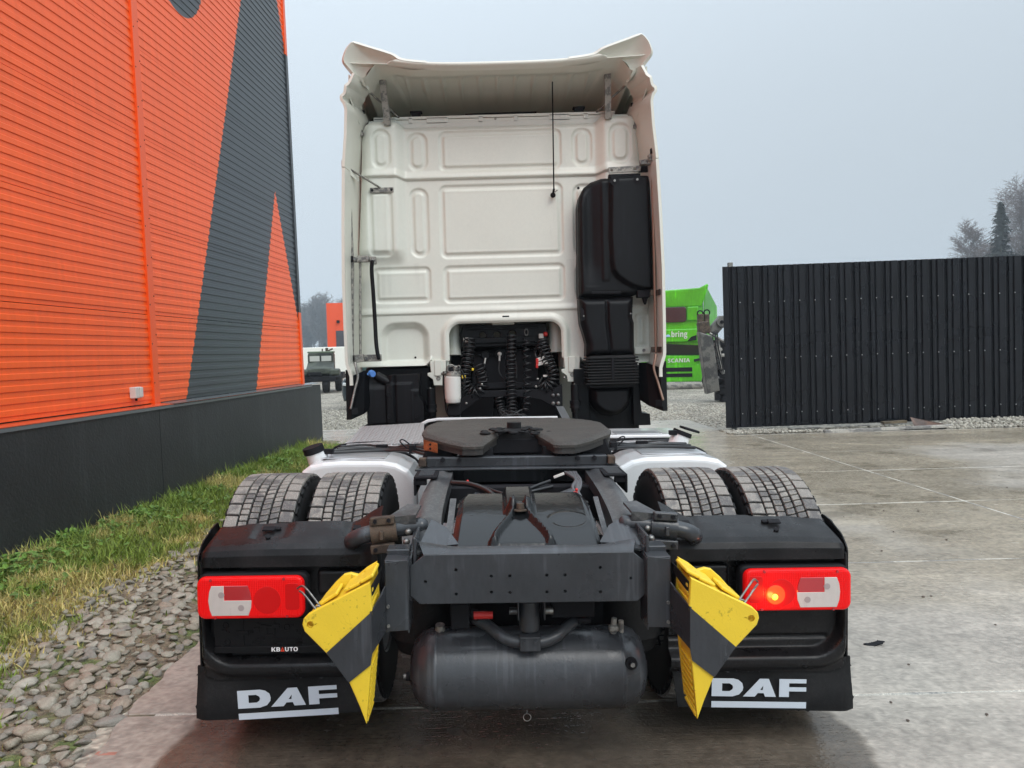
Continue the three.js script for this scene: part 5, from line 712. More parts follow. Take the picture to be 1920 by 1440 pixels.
    // flap lettering: D A F and an underline, set at the flap's own slope
    const x0 = s < 0 ? -1.126 : 0.733, x1 = s < 0 ? -0.734 : 1.105, yb = s < 0 ? [0.186, 0.212] : [0.209, 0.199], W = x1 - x0, rz = Math.atan2(yb[1] - yb[0], W) + (s < 0 ? -0.02 : 0.0), h = 0.070;
    const lt = [shapeOf([[0, 0], [0.085, 0], [0.112, 0.008], [0.126, 0.024], [0.128, 0.036], [0.124, 0.052], [0.108, 0.065], [0.088, h], [0, h]], [[[0.042, 0.020], [0.042, 0.051], [0.072, 0.051], [0.084, 0.044], [0.087, 0.036], [0.084, 0.027], [0.073, 0.020]]]), shapeOf([[0.128, 0], [0.195, h], [0.232, h], [0.262, 0], [0.218, 0], [0.212, 0.014], [0.188, 0.014], [0.176, 0]], [[[0.197, 0.026], [0.208, 0.026], [0.210, 0.044]]]), shapeOf([[0.275, 0], [0.315, 0], [0.315, 0.022], [0.385, 0.022], [0.385, 0.038], [0.315, 0.038], [0.315, 0.054], [0.385, 0.054], [0.385, h], [0.275, h]]), shapeOf([[0, -0.044], [0.386, -0.044], [0.386, -0.020], [0, -0.020]])];
    const m4 = new THREE.Matrix4().makeRotationZ(rz).setPosition(x0, yb[0], -2.9435).multiply(new THREE.Matrix4().makeScale(W / 0.386, 1, 1));
    lt.forEach((q, k) => put(k < 3 ? 'flap_letter' : 'flap_underline', new THREE.ExtrudeGeometry(q, { depth: 0.0015, bevelEnabled: false }).applyMatrix4(m4), M.letter, flap));
    // lamp
    const lx0 = -1.256, lx1 = -0.845, ly0 = 0.554, ly1 = 0.716;
    const lamp = put('tail_lamp', side(s, [ext(rrPts(lx0 - 0.004, ly0 - 0.004, lx1 + 0.01, ly1 + 0.006, 0.03, 4), 0.05, { z: -2.965, b: 0.006 })]), M.blackMatt, truck, c2);
    put('red_lens', side(s, [ext(rrPts(lx0, ly0 + 0.002, lx1, ly1, 0.032, 6), 0.035, { z: -2.922, b: 0.012, bs: 3 })]), M.redLens, lamp);
    const wl = [[-1.130, 0.570], [-1.058, 0.570], [-1.047, 0.600], [-1.045, 0.628], [-1.150, 0.628], [-1.150, 0.684], [-1.198, 0.684], [-1.207, 0.660], [-1.211, 0.628], [-1.207, 0.595], [-1.198, 0.570]];
    put('clear_lens', side(s, [ext(wl, 0.004, { z: -2.889, b: 0.0015 })]), M.whiteLens, lamp);
    put('dark_lens', side(s, [ext([[-1.148, 0.630], [-1.045, 0.630], [-1.049, 0.660], [-1.058, 0.684], [-1.148, 0.684]], 0.004, { z: -2.889, b: 0.0015 })]), M.darkRed, lamp);
    put('reflector_dimple', side(s, [cyl([-1.160, 0.650, -2.8875], [-1.160, 0.650, -2.884], 0.012, 0.012, 14), cyl([-1.085, 0.60, -2.8875], [-1.085, 0.60, -2.884], 0.012, 0.012, 14)]), mat(lin(0.36, 0.30, 0.29), 0.3), lamp);
    put('lens_screw', side(s, [[-1.20, 0.706], [-0.92, 0.708], [-1.185, 0.563], [-0.91, 0.565]].map(([x, y]) => cyl([x, y, -2.895], [x, y, -2.883], 0.006, 0.005, 8))), M.darkRed, lamp);
    put('inner_lens', side(s, [ext(hole(-0.985, 0.628, 0.052, 24), 0.003, { z: -2.8885, b: 0.001 }), ext(rrPts(-0.915, 0.59, -0.862, 0.69, 0.012, 3), 0.003, { z: -2.8885, b: 0.001 })]), M.innerLens, lamp);
    if (s > 0) {
      put('lit_bulb', [new THREE.SphereGeometry(0.012, 14, 10).scale(1, 1, 0.4).translate(0.960, 0.612, -2.884)], M.bulb, lamp); put('lit_lens', [cyl([0.963, 0.620, -2.889], [0.963, 0.620, -2.8845], 0.040, 0.036, 24)], M.glow, lamp);
      const pl = new THREE.PointLight(lin(1, 0.25, 0.05), 0.02, 2); pl.position.set(0.91, 0.60, -2.86); pl.castShadow = true; pl.shadow.radius = 0.6; scene.add(pl); pl.name = 'tail_lamp_light';
    } else put('lit_lens', [cyl([-1.232, 0.635, -2.895], [-1.232, 0.635, -2.888], 0.016, 0.012, 16)], M.glow, lamp);
  }
  // number-plate carrier on the left with moulded relief and a dealer strip
  const R = rng(41), rel = [];
  for (let k = 0; k < 34; k++) { const x = -1.19 + 0.43 * R(), y = 0.43 + 0.09 * R(), w = 0.008 + 0.05 * R() * R(), h = 0.006 + 0.02 * R() * R(); rel.push(bx(x, y, -2.950, w, h, 0.004, { r: 0.001 })); }
  const np = put('plate_carrier', [bx(-0.965, 0.470, -2.958, 0.50, 0.135, 0.010, { r: 0.004 }), bx(-0.965, 0.416, -2.951, 0.50, 0.026, 0.012, { r: 0.003 })], M.black, truck, c2);
  put('carrier_relief', [...rel, ...[-1.10, -0.98, -0.87].map((x) => [bx(x, 0.478, -2.951, 0.003, 0.10, 0.005, { r: 0.0005 })]), ...[[-1.165, 0.445], [-1.045, 0.445], [-1.17, 0.51], [-0.93, 0.50]].map(([x, y]) => new THREE.TorusGeometry(0.011, 0.0022, 5, 16).translate(x, y, -2.951)), ...[[-0.995, 0.488], [-0.80, 0.492]].map(([x, y]) => ext(rrPts(x - 0.02, y - 0.02, x + 0.02, y + 0.02, 0.002), 0.004, { z: -2.953, b: 0.001, holes: [rrPts(x - 0.012, y - 0.012, x + 0.012, y + 0.012, 0.001).reverse()] }))], M.black, np);
  put('carrier_lettering', [text('KB', 0.0165, 0.001, -0.990, 0.4085, -2.9445, { width: 0.034 }), text('UTO', 0.0165, 0.001, -0.937, 0.4085, -2.9445, { width: 0.050 })], mat(lin(0.85, 0.85, 0.85), 0.5), np);
  put('carrier_triangle', [ext([[-0.955, 0.4085], [-0.939, 0.4085], [-0.947, 0.4255]], 0.001, { z: -2.9445, b: 0, holes: [[[-0.9505, 0.412], [-0.947, 0.419], [-0.9435, 0.412]]] })], mat(lin(0.80, 0.06, 0.02), 0.5), np);
  // ---- air tank across the tail
  const ty = 0.352, tz2 = -2.90;
  const tank = put('air_tank', [lathe([[0, -0.446], [0.06, -0.443], [0.105, -0.428], [0.135, -0.402], [0.148, -0.372], [0.150, -0.352], [0.1525, -0.350], [0.1525, -0.340], [0.1505, -0.338], [0.1505, 0.338], [0.1525, 0.340], [0.1525, 0.350], [0.150, 0.352], [0.148, 0.372], [0.135, 0.402], [0.105, 0.428], [0.06, 0.443], [0, 0.446]], 64, 'x').translate(-0.004, ty, tz2)], M.tankPaint, truck, c);
  put('drain_port', [cyl([0.365, 0.415, -2.765], [0.365, 0.418, -2.752], 0.023, 0.021, 16), cyl([0.365, 0.418, -2.755], [0.365, 0.42, -2.738], 0.012, 0.011, 6), cyl([-0.465, 0.33, -2.88], [-0.445, 0.33, -2.88], 0.016, 0.016, 10)], M.blackMatt, tank);
  put('drain_nut', [cyl([0.365, 0.42, -2.742], [0.365, 0.421, -2.732], 0.0085, 0.0085, 6), cyl([-0.475, 0.33, -2.88], [-0.455, 0.33, -2.88], 0.011, 0.011, 6)], M.steel, tank);
  put('tank_stub', [cyl([-0.335, 0.50, -2.89], [-0.335, 0.525, -2.885], 0.02, 0.018, 10), cyl([0.315, 0.49, -2.86], [0.32, 0.55, -2.86], 0.014, 0.01, 8), cyl([0.345, 0.49, -2.86], [0.345, 0.54, -2.86], 0.010, 0.01, 8), bx(0.315, 0.515, -2.85, 0.035, 0.02, 0.03)], M.galv, tank);
  put('tank_strap', [new THREE.TorusGeometry(0.1525, 0.0025, 6, 48, Math.PI * 0.42).rotateY(Math.PI / 2).translate(-0.10, ty, tz2), new THREE.TorusGeometry(0.1525, 0.0025, 6, 48, Math.PI * 0.42).rotateY(Math.PI / 2).translate(0.095, ty, tz2)], M.tankPaint, tank);
  put('drain_ring', [new THREE.TorusGeometry(0.014, 0.0018, 6, 20).translate(-0.012, 0.185, -2.84), cyl([-0.012, 0.205, -2.85], [-0.012, 0.198, -2.845], 0.003)], M.galv, tank);
  // tow eye bush, brackets, bent guard tube, plug
  const bush = put('tow_bush', [cyl([-0.002, 0.535, -2.80], [-0.002, 0.64, -2.80], 0.038, 0.038, 24), cyl([-0.002, 0.50, -2.80], [-0.002, 0.535, -2.80], 0.02, 0.03, 14)], M.chassis, truck, c);
  put('bush_bracket', [bx(-0.09, 0.668, -2.78, 0.10, 0.006, 0.06), bx(-0.043, 0.625, -2.78, 0.006, 0.085, 0.06), bx(0.09, 0.668, -2.78, 0.10, 0.006, 0.06), bx(0.052, 0.625, -2.78, 0.006, 0.085, 0.06)], M.chassis, bush);
  put('bush_bolt', [cyl([-0.075, 0.605, -2.79], [-0.045, 0.605, -2.79], 0.014, 0.014, 6), cyl([0.055, 0.605, -2.79], [0.085, 0.605, -2.79], 0.014, 0.014, 6), bolt(-0.075, 0.66, -2.76, 0.01), bolt(0.09, 0.66, -2.76, 0.01)], M.steel, bush);
  put('guard_tube', tube([[-0.20, 0.555, -2.86], [-0.15, 0.535, -2.83], [-0.10, 0.510, -2.79], [-0.05, 0.497, -2.775], [0.0, 0.495, -2.77], [0.05, 0.497, -2.775], [0.10, 0.512, -2.79], [0.15, 0.538, -2.83], [0.19, 0.552, -2.86]], 0.022, 40, 12), M.chassis, truck, c);
  put('tube_saddle', [bx(-0.002, 0.498, -2.745, 0.075, 0.05, 0.012, { r: 0.003 }), bx(-0.002, 0.523, -2.76, 0.075, 0.006, 0.05), bolt(-0.022, 0.508, -2.74, 0.007), bolt(0.018, 0.508, -2.74, 0.007)], M.chassis, truck, c);
  put('red_plug', [cyl([-0.205, 0.588, -2.80], [-0.135, 0.588, -2.80], 0.0145, 0.0135, 14)], M.red, truck, c);
  put('valve_block', [bx(-0.255, 0.585, -2.83, 0.07, 0.09, 0.08), bx(0.16, 0.61, -2.84, 0.16, 0.08, 0.06), cyl([-0.21, 0.585, -2.82], [-0.19, 0.585, -2.81], 0.02), cyl([0.18, 0.555, -2.82], [0.225, 0.555, -2.82], 0.012, 0.012, 6)], M.blackMatt, truck, c);
  put('rear_skirt_plate', [bx(0, 0.55, -3.05, 0.9, 0.3, 0.02)], M.blackMatt, truck, c);
  // ---- fuel tanks and catwalk
  for (const s of [-1, 1]) {
    const sec = [[-1.185, 0.45], [-1.185, 0.86], [-1.165, 0.915], [-1.12, 0.948], [-1.05, 0.962], [-0.95, 0.968], [-0.72, 0.965], [-0.645, 0.95], [-0.58, 0.915], [-0.535, 0.85], [-0.53, 0.45]];
    const ft = put('fuel_tank', side(s, [ext(sec, 1.25, { z: -5.45, b: 0.03, bs: 4 })]), M.white, truck, c);
    put('tank_band', side(s, [-4.62, -5.02].map((z) => tube([[-1.19, 0.80, z], [-1.185, 0.87, z], [-1.165, 0.922, z], [-1.12, 0.955, z], [-1.05, 0.969, z], [-0.95, 0.975, z], [-0.72, 0.972, z], [-0.645, 0.957, z], [-0.58, 0.92, z], [-0.535, 0.855, z]], 0.008, 50))), M.blackMatt, ft);
    put('tank_film', side(s, [bx(-0.90, 0.969, -4.42, 0.36, 0.003, 0.20, { r: 0.0008 })]), M.alu, ft);
    const nk = put('filler_neck', side(s, s < 0 ? [cyl([-1.11, 0.93, -4.42], [-1.135, 1.0, -4.40], 0.062, 0.055, 20)] : [cyl([-1.02, 0.95, -4.75], [-1.05, 1.03, -4.75], 0.062, 0.055, 20)]), M.white, ft);
    put('filler_cap', side(s, s < 0 ? [cyl([-1.135, 0.995, -4.40], [-1.145, 1.03, -4.395], 0.060, 0.058, 20), bx(-1.06, 1.0, -4.40, 0.07, 0.03, 0.03)] : [cyl([-1.05, 1.025, -4.75], [-1.06, 1.05, -4.75], 0.06, 0.058, 20), bx(-1.10, 1.06, -4.75, 0.10, 0.015, 0.12, { rz: 0.3 }), bx(-0.99, 1.045, -4.72, 0.05, 0.03, 0.03)]), M.blackMatt, nk);
    const P = (k) => [[-0.50, 0.98 + 0.01 * k, -4.35 - 0.05 * k], [-0.60, 0.99 + 0.008 * (k % 3), -4.45 - 0.05 * k], [-0.75, 0.985, -4.52 - 0.06 * k], [-0.92, 0.985 + 0.006 * (k % 2), -4.50 - 0.09 * k], [-1.05, 0.985, -4.45 - 0.1 * k]];
    put('hose_bundle', side(s, [0, 1, 2, 3].map((k) => tube(P(k), 0.010 - 0.001 * k))), M.hose, truck, c);
    put('hose_strap', side(s, [bx(-0.78, 0.995, -4.62, 0.07, 0.03, 0.03), bx(-0.58, 1.0, -4.45, 0.04, 0.05, 0.05), tube([[-0.62, 1.0, -4.5], [-0.66, 1.04, -4.52], [-0.64, 1.05, -4.5], [-0.58, 1.01, -4.47]], 0.004)]), M.blackMatt, truck, c);
  }
  const diamond = tex(256, 256, (u, v) => { const f = (a, b, t) => { const x = mod(a, 1) - 0.5, y = mod(b, 1) - 0.5; const c = x * Math.cos(t) + y * Math.sin(t), d = -x * Math.sin(t) + y * Math.cos(t); return Math.max(0, 1 - (c / 0.42) ** 2 - (d / 0.13) ** 2); }; return 0.45 + 0.55 * Math.max(f(u * 4, v * 4, 0.785), f(u * 4 + 0.5, v * 4 + 0.5, -0.785)); }, { size: 0.16 });
  const cat = put('catwalk', [poly3([[-1.06, 0.965, -4.95], [-0.56, 0.985, -4.95], [-0.60, 1.055, -5.55], [-1.05, 1.035, -5.55]], 0.01)], mat(lin(0.72, 0.72, 0.72), 0.4, { metalness: 0.3, map: diamond, bumpMap: diamond, bumpScale: 0.01 }), truck, c);
  put('catwalk_edge', [ext([[-1.07, 1.022], [-0.68, 1.035], [-0.63, 1.05], [-0.58, 1.075], [-0.50, 1.086], [0.36, 1.086], [0.36, 1.066], [-0.50, 1.066], [-0.57, 1.055], [-0.62, 1.03], [-0.68, 1.012], [-1.07, 1.0]], 0.05, { z: -5.60, b: 0.004 })], M.white, cat);
  put('catwalk_deck', [bx(-0.1, 1.02, -5.3, 0.9, 0.02, 0.5), bx(-0.8, 0.93, -5.75, 0.55, 0.03, 0.3)], M.blackMatt, truck, c);
  put('tank_cover_plate', [bx(0.85, 0.985, -5.3, 0.62, 0.02, 0.45, { r: 0.008 })], M.white, truck, c);
  put('cover_stripe', [bx(0.86, 0.998, -5.2, 0.30, 0.004, 0.2)], M.alu, truck, c);
}
// wheel chocks hung in the holders: things of their own
for (const s of [-1, 1]) {
  const ck = group('wheel_chock'); chassis(ck, 2); tag(ck, s < 0 ? 'yellow plastic wheel chock hanging point down beside the strip of dealer lettering' : 'yellow plastic wheel chock hanging point down beside the tail lamp with the lit bulb', 'wheel chock', 'wheel chocks on the lorry tail');
  const face = [[-0.742, 0.688], [-0.738, 0.706], [-0.722, 0.722], [-0.700, 0.734], [-0.520, 0.822], [-0.514, 0.72], [-0.521, 0.556], [-0.540, 0.360], [-0.562, 0.420], [-0.594, 0.498], [-0.632, 0.552], [-0.668, 0.596], [-0.735, 0.666]];
  put('side_plate', side(s, [ext(face, 0.02, { z: -2.462, b: 0.003, holes: [hole(-0.716, 0.688, 0.0145, 14), [[-0.705, 0.684], [-0.690, 0.688], [-0.690, 0.695], [-0.705, 0.693]]] })]), M.yellow, ck);
  put('keyhole', side(s, [bx(-0.708, 0.689, -2.475, 0.05, 0.032, 0.008)]), M.ochre, ck);
  const inner = face.map(([x, y]) => [mix(x, -0.60, 0.05), mix(y, 0.62, 0.05)]);
  put('body', side(s, [ext(inner, 0.13, { z: -2.60, b: 0.006 })]), M.yellow, ck);
  put('back_plate', side(s, [ext([[-0.735, 0.690], [-0.700, 0.735], [-0.665, 0.775], [-0.634, 0.803], [-0.612, 0.808], [-0.585, 0.801], [-0.555, 0.825], [-0.520, 0.845], [-0.512, 0.70], [-0.521, 0.556], [-0.540, 0.370], [-0.594, 0.510]], 0.02, { z: -2.62, b: 0.003 })]), M.yellow, ck);
  put('bridge', side(s, [bx(-0.665, 0.755, -2.545, 0.07, 0.012, 0.11, { rz: 0.55 }), bx(-0.585, 0.795, -2.54, 0.06, 0.012, 0.12, { rz: 0.45 }), bx(-0.535, 0.825, -2.54, 0.05, 0.012, 0.14, { rz: 0.5 })]), M.yellow, ck);
  const t = []; for (let k = 0; k < 9; k++) t.push(bx(mix(-0.5235, -0.5415, k / 8), 0.54 - k * 0.022, -2.53, 0.008, 0.010, 0.13, { r: 0.002, rz: -0.08 })); for (let k = 0; k < 5; k++) t.push(bx(-0.519, 0.79 - k * 0.026, -2.53, 0.008, 0.012, 0.13, { r: 0.002 }));
  put('sole_rib', side(s, t), M.yellow, ck);
  put('rubber_edge', side(s, [poly3([[-0.518, 0.765, -2.458], [-0.505, 0.79, -2.60], [-0.503, 0.825, -2.62], [-0.517, 0.805, -2.458]], 0.002)]), M.rubber, ck);
}
// ---------------------------------------------------------------- beyond the yard
{ // green lorry, front towards the camera
  const g = group('green_lorry', 7.05, 0, -30.2); g.rotation.y = -0.34; tag(g, 'bright green lorry with white lettering parked beyond the gap beside the fence', 'lorry');
  const G = mat(lin(0.13, 0.72, 0.012), 0.3, { clearcoat: 0.5, map: again(dirt, 4) }), D = M.blackMatt;
  put('cab', [bx(0, 2.05, -1.2, 2.44, 3.0, 2.2, { r: 0.14, s: 3 }), bx(0, 2.02, -0.06, 2.30, 0.52, 0.16, { r: 0.06, s: 2 })], G, g);
  put('roof_spoiler', [ext([[-1.2, 3.14], [1.18, 3.11], [1.36, 3.62], [1.44, 3.92], [1.40, 3.98], [1.10, 3.84], [-1.1, 3.78], [-1.4, 3.95], [-1.3, 3.6]], 0.16, { z: -0.22, b: 0.05, bs: 2 }), loft([[1.35, 3.9, -0.2], [1.28, 3.12, -0.15], [1.24, 2.2, -0.2]], [[1.62, 3.2, -2.6], [1.62, 2.6, -2.6], [1.6, 1.6, -2.6]], 8, 4, 0.03)], G, g);
  put('windscreen', [ext(rrPts(-1.0, 2.54, 0.60, 3.13, 0.10), 0.04, { z: -0.06, b: 0.01 })], M.glass, g);
  put('side_pillar', [bx(0.85, 2.85, -0.08, 0.45, 0.55, 0.14, { r: 0.05 })], G, g);
  put('upper_grille', [ext([[-1.12, 1.30], [1.08, 1.25], [1.12, 1.62], [-1.12, 1.78]], 0.06, { z: -0.06, b: 0.01 })], mat(lin(0.008, 0.02, 0.014), 0.12), g);
  put('badge_panel', [ext([[-1.1, 0.88], [0.98, 0.86], [1.05, 1.22], [-1.1, 1.27]], 0.10, { z: -0.05, b: 0.02 })], G, g);
  put('bumper', [ext([[-1.15, 0.22], [1.12, 0.22], [1.18, 0.55], [1.16, 1.12], [1.02, 0.90], [-1.15, 0.86]], 0.14, { z: -0.10, b: 0.03, bs: 2 })], G, g);
  put('lower_grille', [bx(-0.15, 0.70, 0.045, 1.9, 0.16, 0.02), bx(-0.15, 0.48, 0.045, 1.9, 0.14, 0.02)], D, g);
  put('headlamp', [bx(0.98, 1.06, 0.06, 0.22, 0.10, 0.04, { rz: 0.2 })], M.glass, g);
  put('marker_lamp', [ext([[0.62, 1.78], [0.98, 1.82], [0.98, 2.02], [0.78, 1.96]], 0.02, { z: 0.022, b: 0.004 })], D, g);
  put('front_lettering', [text('bring', 0.22, 0.01, 0.03, 1.90, 0.025, { width: 0.60, rz: -0.02 })], M.filter, g);
  put('front_emblem', [new THREE.SphereGeometry(0.09, 12, 8, 0, 6.3, 0, 1.57).scale(1, 1, 0.2).translate(-0.10, 1.98, 0.03)], mat(lin(0.35, 0.45, 0.7), 0.4), g);
  put('badge_lettering', [text('SCANIA', 0.15, 0.01, -0.12, 0.98, 0.055, { width: 0.84 })], M.filter, g);
  for (const s of [-1, 1]) put('wheel', [cyl([s * 0.85, 0.42, -1.1], [s * 1.15, 0.42, -1.1], 0.48, 0.48, 24)], M.rubber, g);
  put('underbody', [bx(0, 0.5, -1.3, 2.1, 0.5, 2.0)], D, g);
  const log = put('concrete_kerb', [cyl([5.9, 0.06, -29.4], [8.0, 0.08, -29.4], 0.17, 0.16, 12)], mat(lin(0.33, 0.32, 0.29), 0.8, { map: dusty })); tag(log, 'long rounded concrete bar on the gravel before the green lorry', 'kerb');
}
{ // folded loading crane peeking from behind the fence
  const g = group('folded_crane', 6.05, 0, -22); tag(g, 'grey folded loading crane standing at the open end of the fence', 'crane');
  const st = mat(lin(0.20, 0.20, 0.19), 0.5, { map: dusty, metalness: 0.2 }), lt = mat(lin(0.55, 0.55, 0.53), 0.4, { metalness: 0.3, map: dusty });
  put('mast', [ext([[-0.20, 1.98], [0.16, 1.86], [0.24, 1.4], [0.36, 0.30], [0.0, 0.22], [-0.12, 1.2]], 0.32, { z: -0.1, b: 0.03, bs: 2 })], st, g);
  put('head', [bx(-0.03, 2.10, 0.05, 0.34, 0.36, 0.24, { r: 0.05, rz: 0.1 }), bx(-0.12, 2.36, 0.05, 0.16, 0.26, 0.16, { r: 0.03 }), bx(0.06, 2.36, 0.05, 0.14, 0.24, 0.16, { r: 0.03 })], M.rust, g);
  put('hook_ring', [new THREE.TorusGeometry(0.08, 0.02, 8, 20).translate(-0.12, 2.50, 0.05)], M.blackMatt, g); put('hook_ring', [new THREE.TorusGeometry(0.08, 0.02, 8, 20).translate(0.07, 2.52, 0.05)], M.blackMatt, g);
  put('boom', [ext([[0.14, 1.98], [0.20, 2.16], [0.42, 2.42], [0.62, 2.42], [0.9, 2.40], [0.9, 2.14], [0.52, 2.08], [0.32, 1.86]], 0.18, { z: -0.1, b: 0.02 }), cyl([0.46, 2.24, -0.12], [0.46, 2.24, 0.14], 0.13, 0.13, 20)], st, g);
  put('boom_pin', [cyl([0.46, 2.24, 0.14], [0.46, 2.24, 0.17], 0.05, 0.05, 12)], M.blackMatt, g);
  put('cylinder', [cyl([0.10, 1.95, 0.1], [0.75, 1.55, 0.1], 0.035), cyl([0.36, 1.8, 0.0], [0.44, 0.9, 0.0], 0.07)], lt, g);
  put('valve_bank', [0, 1, 2, 3, 4, 5, 6].map((k) => bx(0.34 + 0.09 * (k % 3), 1.62 - 0.16 * k, 0.02 * (k % 2), 0.12, 0.09, 0.12, { rz: 0.4 * (k % 2), r: 0.02 })), lt, g);
  put('crane_hose', [0, 1, 2].map((k) => tube([[0.22 + 0.06 * k, 1.95, 0.12], [0.20 + 0.07 * k, 1.6, 0.16], [0.30 + 0.06 * k, 1.2, 0.14], [0.4 + 0.05 * k, 0.85, 0.1]], 0.018)), M.hose, g);
  put('column', [bx(0.62, 0.9, -0.35, 0.4, 1.7, 0.4), bx(0.45, 0.62, 0, 0.3, 0.06, 0.3), bx(0.45, 0.42, 0, 0.26, 0.05, 0.3), bx(0.48, 0.28, 0, 0.26, 0.22, 0.26, { r: 0.04 }), bx(0.35, 0.12, 0, 0.12, 0.2, 0.2), bx(0.55, 0.06, 0, 0.22, 0.14, 0.3)], M.blackMatt, g);
}
{ // old military lorry on the left
  const g = group('military_lorry', -7.55, 0, -34.5); g.rotation.y = 0.12; tag(g, 'old dark green military lorry with split windscreen parked behind the hall corner', 'lorry');
  const O = mat(lin(0.07, 0.085, 0.065), 0.55, { map: again(dusty, 2) }), D = M.blackMatt;
  put('cab', [ext(rrPts(-0.62, 0.9, 0.52, 1.80, 0.14), 1.0, { z: -1.5, b: 0.05, bs: 2, holes: [rrPts(-0.52, 1.40, -0.10, 1.62, 0.03).reverse(), rrPts(0.0, 1.40, 0.42, 1.62, 0.03).reverse()] })], O, g);
  put('roof_band', [bx(-0.05, 1.80, -1.0, 1.16, 0.08, 1.0, { r: 0.04, s: 2 })], mat(lin(0.10, 0.135, 0.08), 0.5), g);
  put('windscreen_pane', [bx(-0.31, 1.51, -0.485, 0.44, 0.24, 0.02)], mat(lin(0.5, 0.5, 0.45), 0.2), g); put('windscreen_pane', [bx(0.21, 1.51, -0.485, 0.44, 0.24, 0.02)], mat(lin(0.5, 0.5, 0.45), 0.2), g);
  put('bonnet', [loft([[-0.62, 1.30, -0.5], [-0.2, 1.38, -0.5], [0.2, 1.38, -0.5], [0.55, 1.30, -0.5]], [[-0.62, 0.95, 0.45], [-0.2, 1.05, 0.5], [0.2, 1.05, 0.5], [0.6, 0.95, 0.45]], 12, 6, 0.02), bx(-0.03, 0.95, 0.0, 1.2, 0.3, 1.0, { r: 0.1, s: 2 })], O, g);
  put('wing', [bx(0.62, 0.90, 0.1, 0.45, 0.30, 0.9, { r: 0.1, s: 2 }), bx(-0.72, 0.90, 0.1, 0.45, 0.30, 0.9, { r: 0.1, s: 2 })], O, g);
  put('bumper', [bx(-0.1, 0.62, 0.58, 1.6, 0.22, 0.12)], D, g); put('grille', [bx(-0.25, 0.86, 0.56, 0.62, 0.12, 0.04)], D, g);
  for (const x of [-0.6, 0.22]) put('wheel', [lathe([[0.0, -0.13], [0.34, -0.15], [0.40, -0.10], [0.40, 0.10], [0.34, 0.15], [0, 0.13]], 24, 'x').translate(x, 0.40, 0.2)], M.rubber, g);
  put('wheel', [lathe([[0.0, -0.13], [0.36, -0.15], [0.42, -0.10], [0.42, 0.10], [0.36, 0.15], [0, 0.13]], 24, 'x').translate(0.70, 0.42, -0.9)], M.rubber, g);
  put('load_bed', [bx(0, 0.7, -2.4, 1.7, 0.3, 1.8)], D, g); put('roof_clutter', [bx(0.20, 1.92, -1.0, 0.12, 0.16, 0.1), bx(0.0, 1.89, -1.0, 0.06, 0.14, 0.06), bx(0.36, 1.90, -1.0, 0.25, 0.07, 0.1, { rz: 0.4 })], M.rust, g);
}
{ // dark car whose nose shows beside the cab
  const g = group('dark_car', -3.52, 0, -22.6); tag(g, 'dark grey car half hidden behind the lorry cab', 'car');
  const P = mat(lin(0.035, 0.045, 0.05), 0.25, { clearcoat: 0.6 });
  put('body', [ext([[-0.86, 0.25], [-0.90, 0.45], [-0.90, 0.78], [-0.82, 0.92], [0.82, 0.92], [0.9, 0.78], [0.9, 0.25]], 4.2, { z: -4.2, b: 0.1, bs: 3 }), ext([[-0.82, 0.9], [-0.64, 1.36], [0.64, 1.36], [0.82, 0.9]], 2.2, { z: -3.6, b: 0.08, bs: 2 })], P, g);
  put('windscreen', [ext([[-0.74, 0.96], [-0.60, 1.30], [0.6, 1.30], [0.74, 0.96]], 0.03, { z: -1.38, b: 0.004 })], mat(lin(0.06, 0.10, 0.09), 0.08), g);
  put('headlamp', [bx(-0.74, 0.74, 0.0, 0.24, 0.10, 0.06, { rz: -0.15, r: 0.03 })], mat(lin(0.6, 0.62, 0.62), 0.15), g); put('headlamp', [bx(0.74, 0.74, 0.0, 0.24, 0.10, 0.06, { rz: 0.15, r: 0.03 })], mat(lin(0.6, 0.62, 0.62), 0.15), g);
  for (const x of [-0.76, 0.76]) put('wheel', [cyl([x - 0.1, 0.30, -0.8], [x + 0.1, 0.30, -0.8], 0.31, 0.31, 20)], M.rubber, g); for (const x of [-0.76, 0.76]) put('wheel', [cyl([x - 0.1, 0.30, -3.3], [x + 0.1, 0.30, -3.3], 0.31, 0.31, 20)], M.rubber, g);
}
{ // far orange building
  const g = group('orange_building', -12.45, 0, -60); tag(g, 'far orange box building with a dark gateway behind the lorry', 'building');
  put('wall', [bx(8.0, 3.25, -4, 16, 5.0, 8, { r: 0.02 })], mat(lin(0.78, 0.085, 0.02), 0.5), g);
  put('plinth', [bx(8.0, 0.5, -3.98, 16.04, 1.0, 8.04)], mat(lin(0.05, 0.055, 0.06), 0.6), g);
  const gate = put('gate', [bx(2.2, 1.85, 0.04, 3.0, 3.5, 0.08)], mat(lin(0.06, 0.06, 0.07), 0.5), g);
  put('gate_window', [bx(1.75, 2.0, 0.09, 0.9, 0.7, 0.02)], mat(lin(0.55, 0.45, 0.22), 0.4), gate); put('gate_window', [bx(1.75, 1.15, 0.09, 0.9, 0.7, 0.02)], mat(lin(0.55, 0.45, 0.22), 0.4), gate);
  put('gate_window', [bx(2.85, 2.0, 0.09, 0.9, 0.7, 0.02)], mat(lin(0.55, 0.45, 0.22), 0.4), gate);
  put('wall_lamp', [bx(0.9, 4.3, 0.1, 0.2, 0.2, 0.2), bx(0.9, 1.4, 0.1, 0.2, 0.4, 0.2)], M.blackMatt, g);
}
